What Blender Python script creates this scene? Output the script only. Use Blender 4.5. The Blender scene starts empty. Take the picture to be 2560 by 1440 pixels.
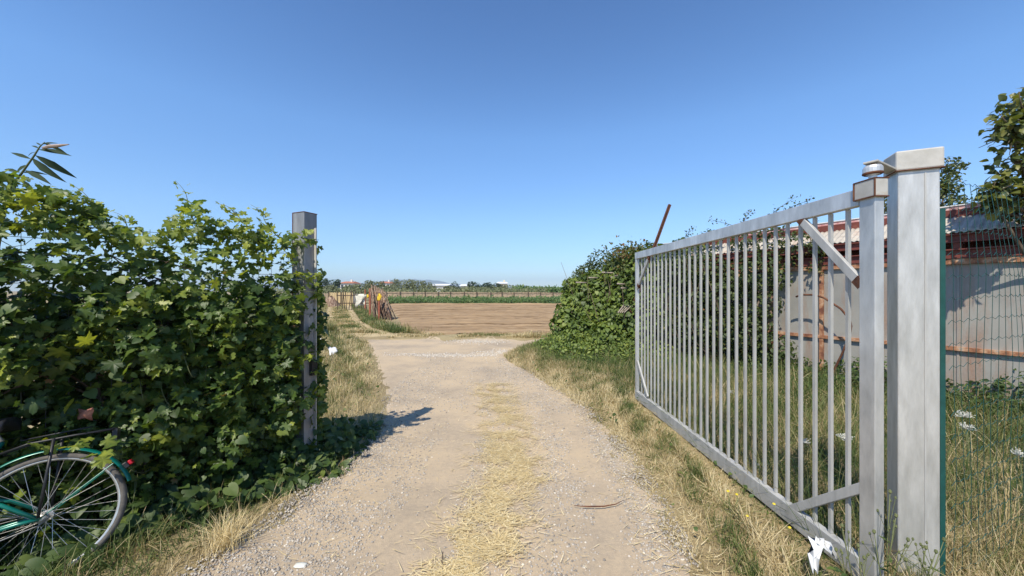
import bpy, math, random
import numpy as np
from mathutils import Vector, Matrix
random.seed(7); rng = np.random.default_rng(7)
S = bpy.context.scene; COL = S.collection
R = math.radians
H = 1.65; F = 924.0; HV = 727.0          # eye height, focal length and horizon row of the photo, used to turn measurements into metres

def P(u, v, Y): return np.array([(u-1280)/F*Y, Y, H-(v-HV)/F*Y])
def G(u, v):
    Y = H*F/(v-HV); return np.array([(u-1280)/F*Y, Y, 0.0])
def nrm(a):
    a = np.asarray(a, float); return a/np.linalg.norm(a)

# ------------------------------------------------------------------ tags
def tag(o, label=None, cat=None, group=None, kind=None):
    if label: o['label'] = label
    if cat: o['category'] = cat
    if group: o['group'] = group
    if kind: o['kind'] = kind
    return o
def thing(name, label, cat, loc, group=None):
    o = bpy.data.objects.new(name, None); o.empty_display_size = .1; COL.objects.link(o)
    o.location = [float(c) for c in loc]
    return tag(o, label, cat, group)

# ------------------------------------------------------------------ materials
def nodes(name):
    m = bpy.data.materials.new(name); m.use_nodes = True
    nt = m.node_tree; b = nt.nodes['Principled BSDF']; return m, nt, b
def ramp(nt, stops):
    r = nt.nodes.new('ShaderNodeValToRGB'); e = r.color_ramp.elements
    while len(e) < len(stops): e.new(.5)
    for k, (p, c) in enumerate(stops): e[k].position = p; e[k].color = (*c, 1)
    return r
def noise(nt, scale, detail=6, rough=.6, stretch=None, coord='Object'):
    tc = nt.nodes.new('ShaderNodeTexCoord'); n = nt.nodes.new('ShaderNodeTexNoise')
    n.inputs['Scale'].default_value = scale; n.inputs['Detail'].default_value = detail; n.inputs['Roughness'].default_value = rough
    if stretch:
        mp = nt.nodes.new('ShaderNodeMapping'); mp.inputs['Scale'].default_value = stretch
        nt.links.new(tc.outputs[coord], mp.inputs[0]); nt.links.new(mp.outputs[0], n.inputs['Vector'])
    else: nt.links.new(tc.outputs[coord], n.inputs['Vector'])
    return n
def mat(name, stops, scale=8, rough=.7, metal=0, bump=0, bscale=None, stretch=None, spec=.4, detail=6):
    m, nt, b = nodes(name)
    n = noise(nt, scale, detail, .62, stretch); r = ramp(nt, stops)
    nt.links.new(n.outputs['Fac'], r.inputs[0]); nt.links.new(r.outputs[0], b.inputs['Base Color'])
    b.inputs['Roughness'].default_value = rough; b.inputs['Metallic'].default_value = metal
    b.inputs['Specular IOR Level'].default_value = spec
    if bump:
        n2 = noise(nt, bscale or scale*3, 8, .7, stretch); bp = nt.nodes.new('ShaderNodeBump')
        bp.inputs['Strength'].default_value = bump; bp.inputs['Distance'].default_value = .02
        nt.links.new(n2.outputs['Fac'], bp.inputs['Height']); nt.links.new(bp.outputs[0], b.inputs['Normal'])
    return m
def leafmat(name, stops, trans=.35, rough=.5, spec=.35, tcol=1.5):
    """colour follows each leaf's own age value; part of the light passes through"""
    m, nt, b = nodes(name)
    a = nt.nodes.new('ShaderNodeAttribute'); a.attribute_name = 'tint'
    r = ramp(nt, stops); nt.links.new(a.outputs['Fac'], r.inputs[0])
    nt.links.new(r.outputs[0], b.inputs['Base Color'])
    b.inputs['Roughness'].default_value = rough; b.inputs['Specular IOR Level'].default_value = spec
    t = nt.nodes.new('ShaderNodeBsdfTranslucent'); mx = nt.nodes.new('ShaderNodeMixShader'); mx.inputs[0].default_value = trans
    mu = nt.nodes.new('ShaderNodeMix'); mu.data_type = 'RGBA'; mu.blend_type = 'MULTIPLY'; mu.inputs['Factor'].default_value = 1
    mu.inputs['B'].default_value = (tcol, tcol*.98, .6, 1)
    nt.links.new(r.outputs[0], mu.inputs['A']); nt.links.new(mu.outputs['Result'], t.inputs['Color'])
    nt.links.new(b.outputs[0], mx.inputs[1]); nt.links.new(t.outputs[0], mx.inputs[2])
    nt.links.new(mx.outputs[0], nt.nodes['Material Output'].inputs['Surface'])
    return m

M = {}
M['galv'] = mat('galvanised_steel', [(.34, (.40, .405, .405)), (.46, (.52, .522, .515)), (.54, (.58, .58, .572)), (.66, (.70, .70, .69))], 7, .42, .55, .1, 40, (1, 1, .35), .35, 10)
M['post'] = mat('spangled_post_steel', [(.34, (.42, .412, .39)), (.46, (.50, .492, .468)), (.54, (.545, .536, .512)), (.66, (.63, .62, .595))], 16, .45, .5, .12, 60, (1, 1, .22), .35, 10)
M['galvbar'] = mat('galvanised_bar_steel', [(.3, (.33, .328, .31)), (.5, (.42, .415, .395)), (.7, (.50, .49, .465))], 14, .55, .2, 0, None, (1, 1, .2))
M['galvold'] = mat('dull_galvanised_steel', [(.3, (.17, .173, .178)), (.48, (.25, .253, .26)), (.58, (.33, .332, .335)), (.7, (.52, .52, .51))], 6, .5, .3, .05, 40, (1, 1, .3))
M['galvlight'] = mat('weathered_zinc', [(.3, (.38, .365, .33)), (.55, (.47, .455, .42)), (.70, (.42, .37, .30)), (.82, (.30, .16, .09))], 11, .65, .1, .08, 40)
M['rust'] = mat('rust', [(.3, (.06, .026, .016)), (.55, (.135, .052, .026)), (.8, (.26, .12, .06))], 22, .85, .1, .25, 90)
M['rustlight'] = mat('orange_rust', [(.36, (.16, .06, .035)), (.5, (.33, .15, .075)), (.62, (.50, .31, .19)), (.7, (.34, .31, .27))], 7, .85, 0, .2, 60)
M['redbeam'] = mat('red_oxide_paint', [(.35, (.115, .028, .02)), (.6, (.17, .045, .03)), (.8, (.24, .09, .055))], 5, .65, 0, .1, 50)
M['redpost'] = mat('rusty_red_post', [(.3, (.20, .06, .035)), (.6, (.32, .10, .055)), (.8, (.38, .17, .10))], 7, .8, 0, .1, 50)
M['pink'] = mat('faded_red_paint', [(.35, (.50, .20, .19)), (.55, (.62, .38, .35)), (.75, (.72, .64, .6))], 14, .7, 0, .1, 60)
M['whitetrim'] = mat('white_trim_paint', [(.3, (.6, .6, .58)), (.7, (.75, .74, .72))], 9, .6)
M['teal'] = mat('teal_green_enamel', [(.3, (.0, .115, .085)), (.7, (.005, .165, .12))], 9, .3, .1, 0, None, None, .6)
M['black'] = mat('black_paint', [(.3, (.012, .012, .014)), (.7, (.03, .03, .033))], 14, .45, .1)
M['rubber'] = mat('dusty_tyre_rubber', [(.3, (.075, .07, .062)), (.6, (.14, .125, .11)), (.8, (.2, .18, .15))], 20, .9, 0, .3, 150)
M['chrome'] = mat('dull_chrome', [(.3, (.5, .49, .46)), (.7, (.66, .65, .62))], 20, .35, .7)
M['redlens'] = mat('red_reflector', [(.3, (.35, .01, .02)), (.7, (.55, .02, .03))], 30, .25)
M['greenwire'] = mat('green_plastic_coated_wire', [(.3, (.006, .045, .04)), (.7, (.012, .08, .07))], 9, .45)
M['wire'] = mat('grey_wire', [(.3, (.1, .1, .1)), (.7, (.2, .2, .2))], 9, .5, .5)
M['white'] = mat('white_plastic', [(.3, (.50, .51, .52)), (.7, (.70, .70, .70))], 14, .5)
M['sack'] = mat('pale_sackcloth', [(.3, (.55, .50, .40)), (.7, (.75, .72, .62))], 8, .9, 0, .2)
M['yellow'] = mat('yellow_cloth', [(.3, (.62, .40, .02)), (.7, (.75, .52, .05))], 8, .9)
M['cane'] = mat('weathered_cane', [(.36, (.09, .05, .035)), (.5, (.20, .125, .085)), (.64, (.44, .33, .24))], 1.2, .85, 0, 0, None, (9, 9, .6), .2)
M['bark'] = mat('grey_brown_bark', [(.3, (.06, .045, .03)), (.6, (.14, .105, .075)), (.8, (.22, .17, .13))], 12, .9, 0, .5, 40, (1, 1, .3), .2)
M['stem'] = mat('green_stem', [(.3, (.075, .095, .035)), (.7, (.16, .17, .07))], 9, .7)
M['drystem'] = mat('dry_stalk', [(.3, (.36, .27, .13)), (.7, (.52, .42, .22))], 9, .85)
M['reed'] = mat('reed_matting', [(.3, (.30, .22, .14)), (.55, (.40, .30, .20)), (.8, (.5, .39, .27))], 3, .9, 0, .2, 30, (6, 1, .3))
M['straw'] = mat('yellow_straw_screen', [(.3, (.46, .34, .17)), (.7, (.6, .46, .26))], 3, .9, 0, .2, 30, (6, 1, .3))
M['wallwhite'] = mat('white_render', [(.3, (.62, .6, .55)), (.7, (.74, .72, .66))], .6, .9)
M['wallyellow'] = mat('cream_render', [(.3, (.62, .52, .34)), (.7, (.7, .6, .42))], .6, .9)
M['tiles'] = mat('terracotta_tiles', [(.3, (.33, .11, .06)), (.7, (.46, .18, .1))], 2, .9, 0, .3, 6)
M['glassdark'] = mat('dark_window_glass', [(.3, (.03, .035, .04)), (.7, (.06, .065, .07))], 2, .15)
M['sheet'] = mat('white_sheet_roof', [(.3, (.64, .65, .66)), (.7, (.76, .77, .78))], .5, .6)
M['darkplastic'] = mat('dark_grey_plastic', [(.3, (.05, .05, .055)), (.7, (.11, .11, .12))], 12, .5)
M['flowerwhite'] = mat('white_florets', [(.3, (.52, .51, .44)), (.7, (.68, .67, .60))], 40, .8)
M['floweryellow'] = mat('yellow_florets', [(.3, (.48, .36, .02)), (.7, (.58, .47, .04))], 40, .8)
M['paleflower'] = mat('dry_flower_spike', [(.3, (.30, .22, .17)), (.7, (.42, .32, .27))], 40, .9)
M['wood'] = mat('grey_split_wood', [(.3, (.22, .17, .13)), (.7, (.42, .36, .29))], 6, .9, 0, .2, 40)
M['redfruit'] = mat('withered_red_leaf', [(.3, (.22, .06, .04)), (.7, (.42, .2, .14))], 25, .8)

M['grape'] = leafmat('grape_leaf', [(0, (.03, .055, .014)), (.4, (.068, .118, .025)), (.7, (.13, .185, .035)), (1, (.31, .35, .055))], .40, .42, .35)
M['ivy'] = leafmat('bindweed_leaf', [(0, (.03, .055, .014)), (.6, (.07, .115, .026)), (1, (.16, .20, .04))], .3, .5, .4)
M['bramble'] = leafmat('bramble_leaf', [(0, (.026, .042, .013)), (.5, (.062, .088, .024)), (.8, (.12, .145, .04)), (.93, (.18, .14, .05)), (1, (.24, .12, .05))], .28, .55, .35)
M['lush'] = leafmat('lush_vine_leaf', [(0, (.055, .085, .018)), (.5, (.13, .185, .036)), (1, (.25, .29, .055))], .3, .5, .4)
M['tree'] = leafmat('fruit_tree_leaf', [(0, (.035, .052, .014)), (.5, (.085, .11, .026)), (1, (.24, .23, .05))], .3, .4, .5)
M['olive'] = leafmat('olive_foliage', [(0, (.085, .10, .045)), (.5, (.15, .165, .08)), (1, (.24, .25, .13))], .2, .6, .3)
M['dark'] = leafmat('dark_evergreen_foliage', [(0, (.014, .03, .012)), (.6, (.03, .055, .022)), (1, (.055, .085, .03))], .15, .6, .3)
M['buddleia'] = leafmat('grey_green_leaf', [(0, (.03, .05, .028)), (1, (.07, .095, .055))], .2, .75, .15)
M['grass'] = leafmat('meadow_grass', [(0, (.62, .52, .32)), (.22, (.50, .40, .22)), (.36, (.34, .25, .13)), (.5, (.26, .25, .10)), (.7, (.13, .165, .05)), (1, (.055, .095, .024))], .25, .6, .25, 1.2)
M['strawblade'] = leafmat('straw', [(0, (.48, .36, .17)), (.6, (.69, .55, .29)), (1, (.80, .69, .44))], .1, .6, .3, 1.2)
M['crop'] = leafmat('crop_leaf', [(0, (.05, .10, .03)), (.6, (.10, .17, .05)), (1, (.20, .25, .10))], .3, .55, .3)
M['stones'] = leafmat('gravel_stone', [(0, (.20, .18, .155)), (.4, (.33, .295, .25)), (.75, (.45, .40, .335)), (.92, (.55, .49, .41)), (1, (.62, .56, .45))], 0, .85, .25)

# ------------------------------------------------------------------ mesh builder
class MB:
    def __init__(s): s.v = []; s.f = []
    def box(s, c, ex, ey, ez):
        c, ex, ey, ez = (np.asarray(a, float) for a in (c, ex, ey, ez)); n = len(s.v)
        for k in (-1, 1):
            for j in (-1, 1):
                for i in (-1, 1): s.v.append(c+i*ex+j*ey+k*ez)
        s.f += [tuple(n+q for q in f) for f in ((0, 2, 3, 1), (4, 5, 7, 6), (0, 1, 5, 4), (2, 6, 7, 3), (0, 4, 6, 2), (1, 3, 7, 5))]; return s
    def beam(s, a, b, w, h, up=(0, 0, 1)):
        """box from a to b, w across, h along the given up"""
        a, b = np.asarray(a, float), np.asarray(b, float); d = nrm(b-a); x = nrm(np.cross(d, up)); z = np.cross(x, d)
        return s.box((a+b)/2, (b-a)/2, x*w/2, z*h/2)
    def tube(s, pts, r, n=8, cap=True, closed=False):
        pts = [np.asarray(p, float) for p in pts]; L = len(pts); rr = r if hasattr(r, '__len__') else [r]*L; base = len(s.v)
        t0 = nrm(pts[1]-pts[0]); x = np.cross(t0, (0, 0, 1.)); x = nrm(x) if np.linalg.norm(x) > 1e-3 else np.array([1., 0, 0])
        for i, p in enumerate(pts):
            if closed: t = nrm(pts[(i+1) % L]-pts[i-1])
            else: t = nrm(pts[min(i+1, L-1)]-pts[max(i-1, 0)])
            x = x-t*np.dot(x, t); x = nrm(x) if np.linalg.norm(x) > 1e-6 else nrm(np.cross(t, (0.3, .5, .8))); y = np.cross(t, x)
            for k in range(n):
                a = 2*math.pi*k/n; s.v.append(p+rr[i]*(math.cos(a)*x+math.sin(a)*y))
        for i in range(L if closed else L-1):
            for k in range(n):
                a, b = base+i*n+k, base+i*n+(k+1) % n; c = base+((i+1) % L)*n+(k+1) % n; d = base+((i+1) % L)*n+k
                s.f.append((a, b, c, d))
        if cap and not closed:
            s.f.append(tuple(base+k for k in range(n))[::-1]); s.f.append(tuple(base+(L-1)*n+k for k in range(n)))
        return s
    def lathe(s, c, prof, n=16, axis=(0, 0, 1)):
        """prof: list of (radius, height)"""
        az = nrm(axis); ax = nrm(np.cross(az, (0.2, .9, .1))) ; ay = np.cross(az, ax); base = len(s.v)
        for (r, h) in prof:
            for k in range(n):
                a = 2*math.pi*k/n; s.v.append(np.asarray(c)+az*h+r*(math.cos(a)*ax+math.sin(a)*ay))
        for i in range(len(prof)-1):
            for k in range(n): s.f.append((base+i*n+k, base+i*n+(k+1) % n, base+(i+1)*n+(k+1) % n, base+(i+1)*n+k))
        s.f.append(tuple(base+k for k in range(n))[::-1]); s.f.append(tuple(base+(len(prof)-1)*n+k for k in range(n))); return s
    def grid(s, pts):
        """pts: array (a,b,3)"""
        a, b = pts.shape[:2]; n = len(s.v); s.v += list(pts.reshape(-1, 3))
        for i in range(a-1):
            for j in range(b-1): s.f.append((n+i*b+j, n+i*b+j+1, n+(i+1)*b+j+1, n+(i+1)*b+j))
        return s
    def slab(s, pts, d):
        """a thick sheet: the grid pts and the same moved by d, closed round the rim"""
        a, b = pts.shape[:2]; n = len(s.v); s.grid(pts); m = len(s.v); s.v += list((pts+np.asarray(d)).reshape(-1, 3))
        for i in range(a-1):
            for j in range(b-1): s.f.append((m+(i+1)*b+j, m+(i+1)*b+j+1, m+i*b+j+1, m+i*b+j))
        rim = [j for j in range(b)]+[i*b+b-1 for i in range(1, a)]+[(a-1)*b+j for j in range(b-2, -1, -1)]+[i*b for i in range(a-2, 0, -1)]
        for k in range(len(rim)):
            p, q = rim[k], rim[(k+1) % len(rim)]; s.f.append((n+p, m+p, m+q, n+q))
        return s
    def build(s, name, m, parent=None, smooth=False, bevel=0, origin=None):
        me = bpy.data.meshes.new(name); o0 = np.zeros(3)
        if parent is not None and origin is None: o0 = np.array(parent.location) if parent.parent is None else np.array(parent.parent.location)
        elif origin is not None: o0 = np.asarray(origin, float)
        me.from_pydata([tuple(float(c) for c in (np.asarray(v)-o0)) for v in s.v], [], s.f); me.materials.append(m)
        o = bpy.data.objects.new(name, me); COL.objects.link(o)
        if parent is None: o.location = [float(c) for c in o0]
        else: o.parent = parent
        if smooth: me.shade_smooth()
        if bevel:
            bv = o.modifiers.new('edge', 'BEVEL'); bv.width = bevel; bv.segments = 2; bv.limit_method = 'ANGLE'
        return o

def inst(name, templates, idx, Rm, pos, tint, m, parent=None, smooth=True, origin=None):
    """one mesh of many small leaves, blades or stones; Rm (N,3,3) columns are the scaled local axes"""
    o0 = np.zeros(3) if origin is None else np.asarray(origin, float)
    if parent is not None and origin is None: o0 = np.array(parent.location)
    Vs, Fs, Ts, off = [], [], [], 0
    for k, (TV, TF) in enumerate(templates):
        s = np.where(idx == k)[0]
        if not len(s): continue
        v = np.einsum('nij,vj->nvi', Rm[s], TV)+pos[s][:, None]-o0
        f = TF[None]+(np.arange(len(s))*len(TV))[:, None, None]+off
        Vs.append(v.reshape(-1, 3)); Fs.append(f.reshape(-1, 3)); Ts.append(np.clip(np.repeat(tint[s], len(TV))+np.tile(TOFF.get(id(TV), np.zeros(len(TV))), len(s)), 0, 1)); off += len(s)*len(TV)
    V = np.concatenate(Vs).astype(np.float32); Fa = np.concatenate(Fs).astype(np.int32); T = np.concatenate(Ts).astype(np.float32)
    me = bpy.data.meshes.new(name); me.vertices.add(len(V)); me.vertices.foreach_set('co', V.ravel())
    me.loops.add(Fa.size); me.loops.foreach_set('vertex_index', Fa.ravel())
    me.polygons.add(len(Fa)); me.polygons.foreach_set('loop_start', np.arange(0, Fa.size, 3, dtype=np.int32))
    me.update(calc_edges=True)
    me.attributes.new('tint', 'FLOAT', 'POINT').data.foreach_set('value', T)
    if smooth: me.shade_smooth()
    me.materials.append(m); o = bpy.data.objects.new(name, me); COL.objects.link(o)
    if parent is not None: o.parent = parent
    else: o.location = [float(c) for c in o0]
    return o

def tpl_fan(out, cup=.25, fold=.0):
    V = [(0, 0, 0)]+[(x, y, -cup*(x*x+y*y)+fold*abs(x)) for x, y in out]
    n = len(out); Fc = [(0, i+1, (i+1) % n+1) for i in range(n)]
    return np.array(V, float), np.array(Fc)
def polar(a): return [(r*math.sin(R(t)), r*math.cos(R(t))) for t, r in a]
TOFF = {}
def grape_tpl(k):
    r0 = random.Random(k); lob = [(0, 1.0), (56, .93), (112, .80), (150, .60)]; ang = [0, 7, 13, 20, 28, 36, 43, 50, 56, 63, 71, 79, 87, 96, 104, 112, 121, 131, 141, 151, 162, 172]
    def rad(t): return max(.54, max(l*(1-.40*(abs(t-c)/28.)**1.15) for c, l in lob))
    half = [(t, rad(t)*(1.05 if q % 2 == 0 else .93)*r0.uniform(.95, 1.05)*(1 if t < 160 else .55)) for q, t in enumerate(ang)][1:]
    a = [(0, 1.06)]+[(t, r) for t, r in half]+[(180, .06)]+[(360-t, r*r0.uniform(.94, 1.06)) for t, r in reversed(half)]
    V, Fc = tpl_fan(polar(a), r0.uniform(.1, .4), r0.uniform(.05, .35))
    V[:, 2] += .06*np.sin(V[:, 0]*7+k)+.05*np.cos(V[:, 1]*6+2*k); V[:, 2] -= V[0, 2]; V[:, :2] *= .62; V[:, 2] *= .62
    TOFF[id(V)] = np.array([.20]+[.09 if t in (0, 56, 112) else (-.07 if t in (28, 36, 79, 87, 131) else .0) for t in [0]+[h[0] for h in half]+[180]+[h[0] for h in reversed(half)]]); return V, Fc
GRAPE = [grape_tpl(k) for k in range(5)]
HEART = [tpl_fan(polar([(0, 1), (18, .8), (40, .66), (65, .6), (95, .56), (125, .52), (150, .46), (168, .32), (180, .1), (192, .32), (210, .46), (235, .52), (265, .56), (295, .6), (320, .66), (342, .8)]), c, .2) for c in (.15, .35)]
def lance(w, bend, fold):
    ys = [0, .2, .45, .7, .9]; ws = [.02, .62, 1, .7, .28]; V = []; 
    for y, k in zip(ys, ws): V += [(-w*k, y, fold*w*k-bend*y*y), (0, y, -bend*y*y), (w*k, y, fold*w*k-bend*y*y)]
    V.append((0, 1, -bend)); Fc = []
    for i in range(4):
        for j in range(2):
            a = i*3+j; Fc += [(a, a+1, a+4), (a, a+4, a+3)]
    Fc += [(12, 13, 15), (13, 14, 15)]; return np.array(V), np.array(Fc)
LANCE = [lance(.22, .12, .5), lance(.25, .3, .3), lance(.2, .02, .6)]
OVAL = [lance(.36, .15, .35), lance(.32, .3, .25)]
LONG = [lance(.12, .4, .4), lance(.11, .2, .3)]
QUAD = [(np.array([(-.5, 0, 0), (0, -.28, .05), (.5, .05, 0), (.05, .42, -.05)]), np.array([(0, 1, 2), (0, 2, 3)])), (np.array([(-.35, -.3, 0), (.4, -.25, .1), (.3, .35, 0), (-.3, .3, -.1)]), np.array([(0, 1, 2), (0, 2, 3)]))]
def blade(bend, w=.5):
    V = []; ts = [0, .3, .6, .85]
    for t in ts:
        x = bend*t*t; z = t*(1-.35*bend*t); k = w*(1-.75*t); V += [(x, -k, z), (x, k, z)]
    V.append((bend, 0, 1-.35*bend)); Fc = []
    for i in range(3): a = 2*i; Fc += [(a, a+1, a+3), (a, a+3, a+2)]
    Fc.append((6, 7, 8)); return np.array(V), np.array(Fc)
BLADE = [blade(b) for b in (.1, .35, .6, .95)]
def stone_tpl(k):
    q = np.random.default_rng(k); g = (1+5**.5)/2
    V = np.array([(-1, g, 0), (1, g, 0), (-1, -g, 0), (1, -g, 0), (0, -1, g), (0, 1, g), (0, -1, -g), (0, 1, -g), (g, 0, -1), (g, 0, 1), (-g, 0, -1), (-g, 0, 1)])/1.9
    V = V*(1+q.uniform(-.28, .28, (12, 1))); V[:, 2] *= .62
    Fc = np.array([(0, 11, 5), (0, 5, 1), (0, 1, 7), (0, 7, 10), (0, 10, 11), (1, 5, 9), (5, 11, 4), (11, 10, 2), (10, 7, 6), (7, 1, 8), (3, 9, 4), (3, 4, 2), (3, 2, 6), (3, 6, 8), (3, 8, 9), (4, 9, 5), (2, 4, 11), (6, 2, 10), (8, 6, 7), (9, 8, 1)])
    return V, Fc
STONE = [stone_tpl(k) for k in range(5)]

def frames(n, tip):
    """leaf frames: z = normal, y = tip direction made square to it"""
    n = n/np.linalg.norm(n, axis=1, keepdims=True); t = tip-n*(tip*n).sum(1, keepdims=True)
    t /= np.linalg.norm(t, axis=1, keepdims=True)+1e-9; x = np.cross(t, n); return np.stack([x, t, n], 2)
def leaves(name, tpls, pos, nor, size, tint, m, parent=None, droop=1., jit=.6, origin=None):
    N = len(pos); n = nor+rng.normal(size=(N, 3))*jit; tip = np.array([0, 0, -droop])+rng.normal(size=(N, 3))*.7
    Rm = frames(n, tip)*np.asarray(size).reshape(-1, 1, 1)
    return inst(name, tpls, rng.integers(0, len(tpls), N), Rm, pos, np.clip(tint, 0, 1), m, parent, True, origin)
def rotz_frames(N, lean, sx, sz):
    a = rng.uniform(0, 2*math.pi, N); la = rng.uniform(0, 2*math.pi, N); th = np.abs(rng.normal(size=N))*lean
    z = np.stack([np.sin(th)*np.cos(la), np.sin(th)*np.sin(la), np.cos(th)], 1)
    x0 = np.stack([np.cos(a), np.sin(a), np.zeros(N)], 1); y = np.cross(z, x0); y /= np.linalg.norm(y, axis=1, keepdims=True); x = np.cross(y, z)
    return np.stack([x*sz[:, None], y*sx[:, None], z*sz[:, None]], 2)

# ------------------------------------------------------------------ terrain
_ph = np.random.default_rng(3).uniform(0, 6.28, (40,)); _an = np.random.default_rng(4).uniform(0, 6.28, (40,))
def nz(x, y, s, k0=0, oct=4):
    o = 0; a = 1; t = 0
    for k in range(oct):
        for j in range(3):
            q = (k0*7+k*3+j) % 40; f = (2**k)/s*(1+.23*j); o = o+a*np.sin(f*(np.cos(_an[q])*x+np.sin(_an[q])*y)*6.28+_ph[q]); t += a
        a *= .6
    return o/t*1.6                       # about -1..1
EDGE = np.array([(1440, 500, 1712), (1360, 600, 1682), (1300, 705, 1655), (1215, 800, 1608), (1190, 868, 1592), (1100, 945, 1532), (1050, 975, 1484), (1000, 975, 1432), (960, 962, 1370), (930, 952, 1320), (905, 945, 1275), (890, 938, 1262), (872, 930, 1300), (858, 922, 1360), (846, 915, 1420)], float)
EY = H*F/(EDGE[:, 0]-HV); EL = (EDGE[:, 1]-1280)/F*EY; ER = (EDGE[:, 2]-1280)/F*EY
EY = np.concatenate([[-6, 0, 1.2], EY]); EL = np.concatenate([[-3.2, -2.9, -2.35], EL]); ER = np.concatenate([[2.2, 1.7, 1.15], ER])
def roadL(y): return np.interp(y, EY, EL)
def roadR(y): return np.interp(y, EY, ER)
YEND = float(EY[-1])
def inroad(x, y, m=0.):
    return (x > roadL(y)-m) & (x < roadR(y)+m) & (y < YEND+m)
def gz(x, y):
    x = np.asarray(x, float); y = np.asarray(y, float); near = np.clip(1-(np.abs(y)-20)/25, 0, 1)
    d = np.minimum(x-roadL(y), roadR(y)-x); d = np.where(y > YEND, -1., d)
    side = np.clip(-d/.5, 0, 1)
    return near*(.018*nz(x, y, 5., 1, 2)+.03*side*(1+.5*nz(x, y, 1.7, 2, 2))-.012*np.clip(d/.4, 0, 1))

def axis(a, b, fine0, fine1, step, g=1.16):
    v = list(np.arange(fine0, fine1+1e-6, step)); s = step
    while v[-1] < b: s *= g; v.append(v[-1]+s)
    s = step
    while v[0] > a: s *= g; v.insert(0, v[0]-s)
    return np.array(v)
def sheet(name, pts, m):
    o = MB().grid(pts).build(name, m, None, True); return tag(o, kind='structure')

def soil(name, cols, scale=3., stretch=None):
    m, nt, b = nodes(name); n1 = noise(nt, scale*.25, 8, .65, stretch); n2 = noise(nt, scale*9, 6, .7, stretch); n3 = noise(nt, scale*45, 4, .7)
    r = ramp(nt, cols); mth = nt.nodes.new('ShaderNodeMath'); mth.operation = 'MULTIPLY_ADD'; mth.inputs[1].default_value = .6
    ml = nt.nodes.new('ShaderNodeMath'); ml.operation = 'MULTIPLY_ADD'; ml.inputs[1].default_value = .25
    m3 = nt.nodes.new('ShaderNodeMath'); m3.operation = 'MULTIPLY'; m3.inputs[1].default_value = .2
    nt.links.new(n3.outputs['Fac'], m3.inputs[0]); nt.links.new(n2.outputs['Fac'], ml.inputs[0]); nt.links.new(m3.outputs[0], ml.inputs[2])
    nt.links.new(n1.outputs['Fac'], mth.inputs[0]); nt.links.new(ml.outputs[0], mth.inputs[2]); nt.links.new(mth.outputs[0], r.inputs[0])
    nt.links.new(r.outputs[0], b.inputs['Base Color']); b.inputs['Roughness'].default_value = .95; b.inputs['Specular IOR Level'].default_value = .15
    bp = nt.nodes.new('ShaderNodeBump'); bp.inputs['Strength'].default_value = .55; bp.inputs['Distance'].default_value = .012
    ad = nt.nodes.new('ShaderNodeMath'); ad.operation = 'ADD'; nt.links.new(n2.outputs['Fac'], ad.inputs[0]); nt.links.new(n3.outputs['Fac'], ad.inputs[1])
    nt.links.new(ad.outputs[0], bp.inputs['Height']); nt.links.new(bp.outputs[0], b.inputs['Normal']); return m
M['ground'] = soil('dry_meadow_soil', [(.32, (.17, .13, .075)), (.5, (.27, .21, .115)), (.68, (.38, .31, .17))])
M['road'] = soil('dusty_gravel_track', [(.36, (.27, .22, .165)), (.46, (.375, .30, .215)), (.54, (.46, .36, .245)), (.62, (.50, .385, .25)), (.72, (.40, .345, .275))])
M['field'] = soil('ploughed_earth', [(.32, (.20, .132, .075)), (.5, (.295, .203, .118)), (.68, (.40, .292, .18))], scale=1.2, stretch=(.35, 2.2, 1))
nt = M['field'].node_tree; b_ = nt.nodes['Principled BSDF']; old = b_.inputs['Base Color'].links[0].from_socket
ns = noise(nt, 1.0, 5, .7, (.05, 1.5, 1)); rs = ramp(nt, [(.38, (.5, .46, .42)), (.48, (.92, .9, .87)), (.64, (1.1, 1.08, 1.04))]); mu = nt.nodes.new('ShaderNodeMix'); mu.data_type = 'RGBA'; mu.blend_type = 'MULTIPLY'; mu.inputs['Factor'].default_value = 1
nt.links.new(ns.outputs['Fac'], rs.inputs[0]); nt.links.new(old, mu.inputs['A']); nt.links.new(rs.outputs[0], mu.inputs['B']); nt.links.new(mu.outputs['Result'], b_.inputs['Base Color'])
M['path'] = soil('dusty_path', [(.32, (.30, .225, .12)), (.5, (.42, .325, .18)), (.68, (.52, .42, .25))])

xs = axis(-5000, 5000, -7, 8, .16); ys = axis(-60, 6500, -2, 16, .16)
X, Yg = np.meshgrid(xs, ys); Z = gz(X, Yg)-.03*inroad(X, Yg, -.12)
sheet('ground', np.stack([X, Yg, Z], 2), M['ground'])
yy = axis(-6, YEND, -1, YEND-.05, .1); tt = np.linspace(0, 1, 60); Yr = np.repeat(yy[:, None], 60, 1)
wob = .10*nz(yy, yy*0, .9, 4, 3)
Xr = (roadL(yy)-.12+wob)[:, None]*(1-tt)+(roadR(yy)+.12+.09*nz(yy, yy*0+5, .8, 6, 3))[:, None]*tt
Yr = Yr+np.clip((Yr-10.2)/2.4, 0, 1)*(.55*nz(Xr, Xr*0, 2.0, 2, 4)-.25)
ee = np.minimum(tt, 1-tt)*60
Zr = gz(Xr, Yr)+.006+.012*nz(Xr, Yr, 1.1, 8, 3)*np.clip(ee/6, 0, 1)-.02*np.clip(1-ee/3, 0, 1)
sheet('dirt_track', np.stack([Xr, Yr, Zr], 2), M['road'])
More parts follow.
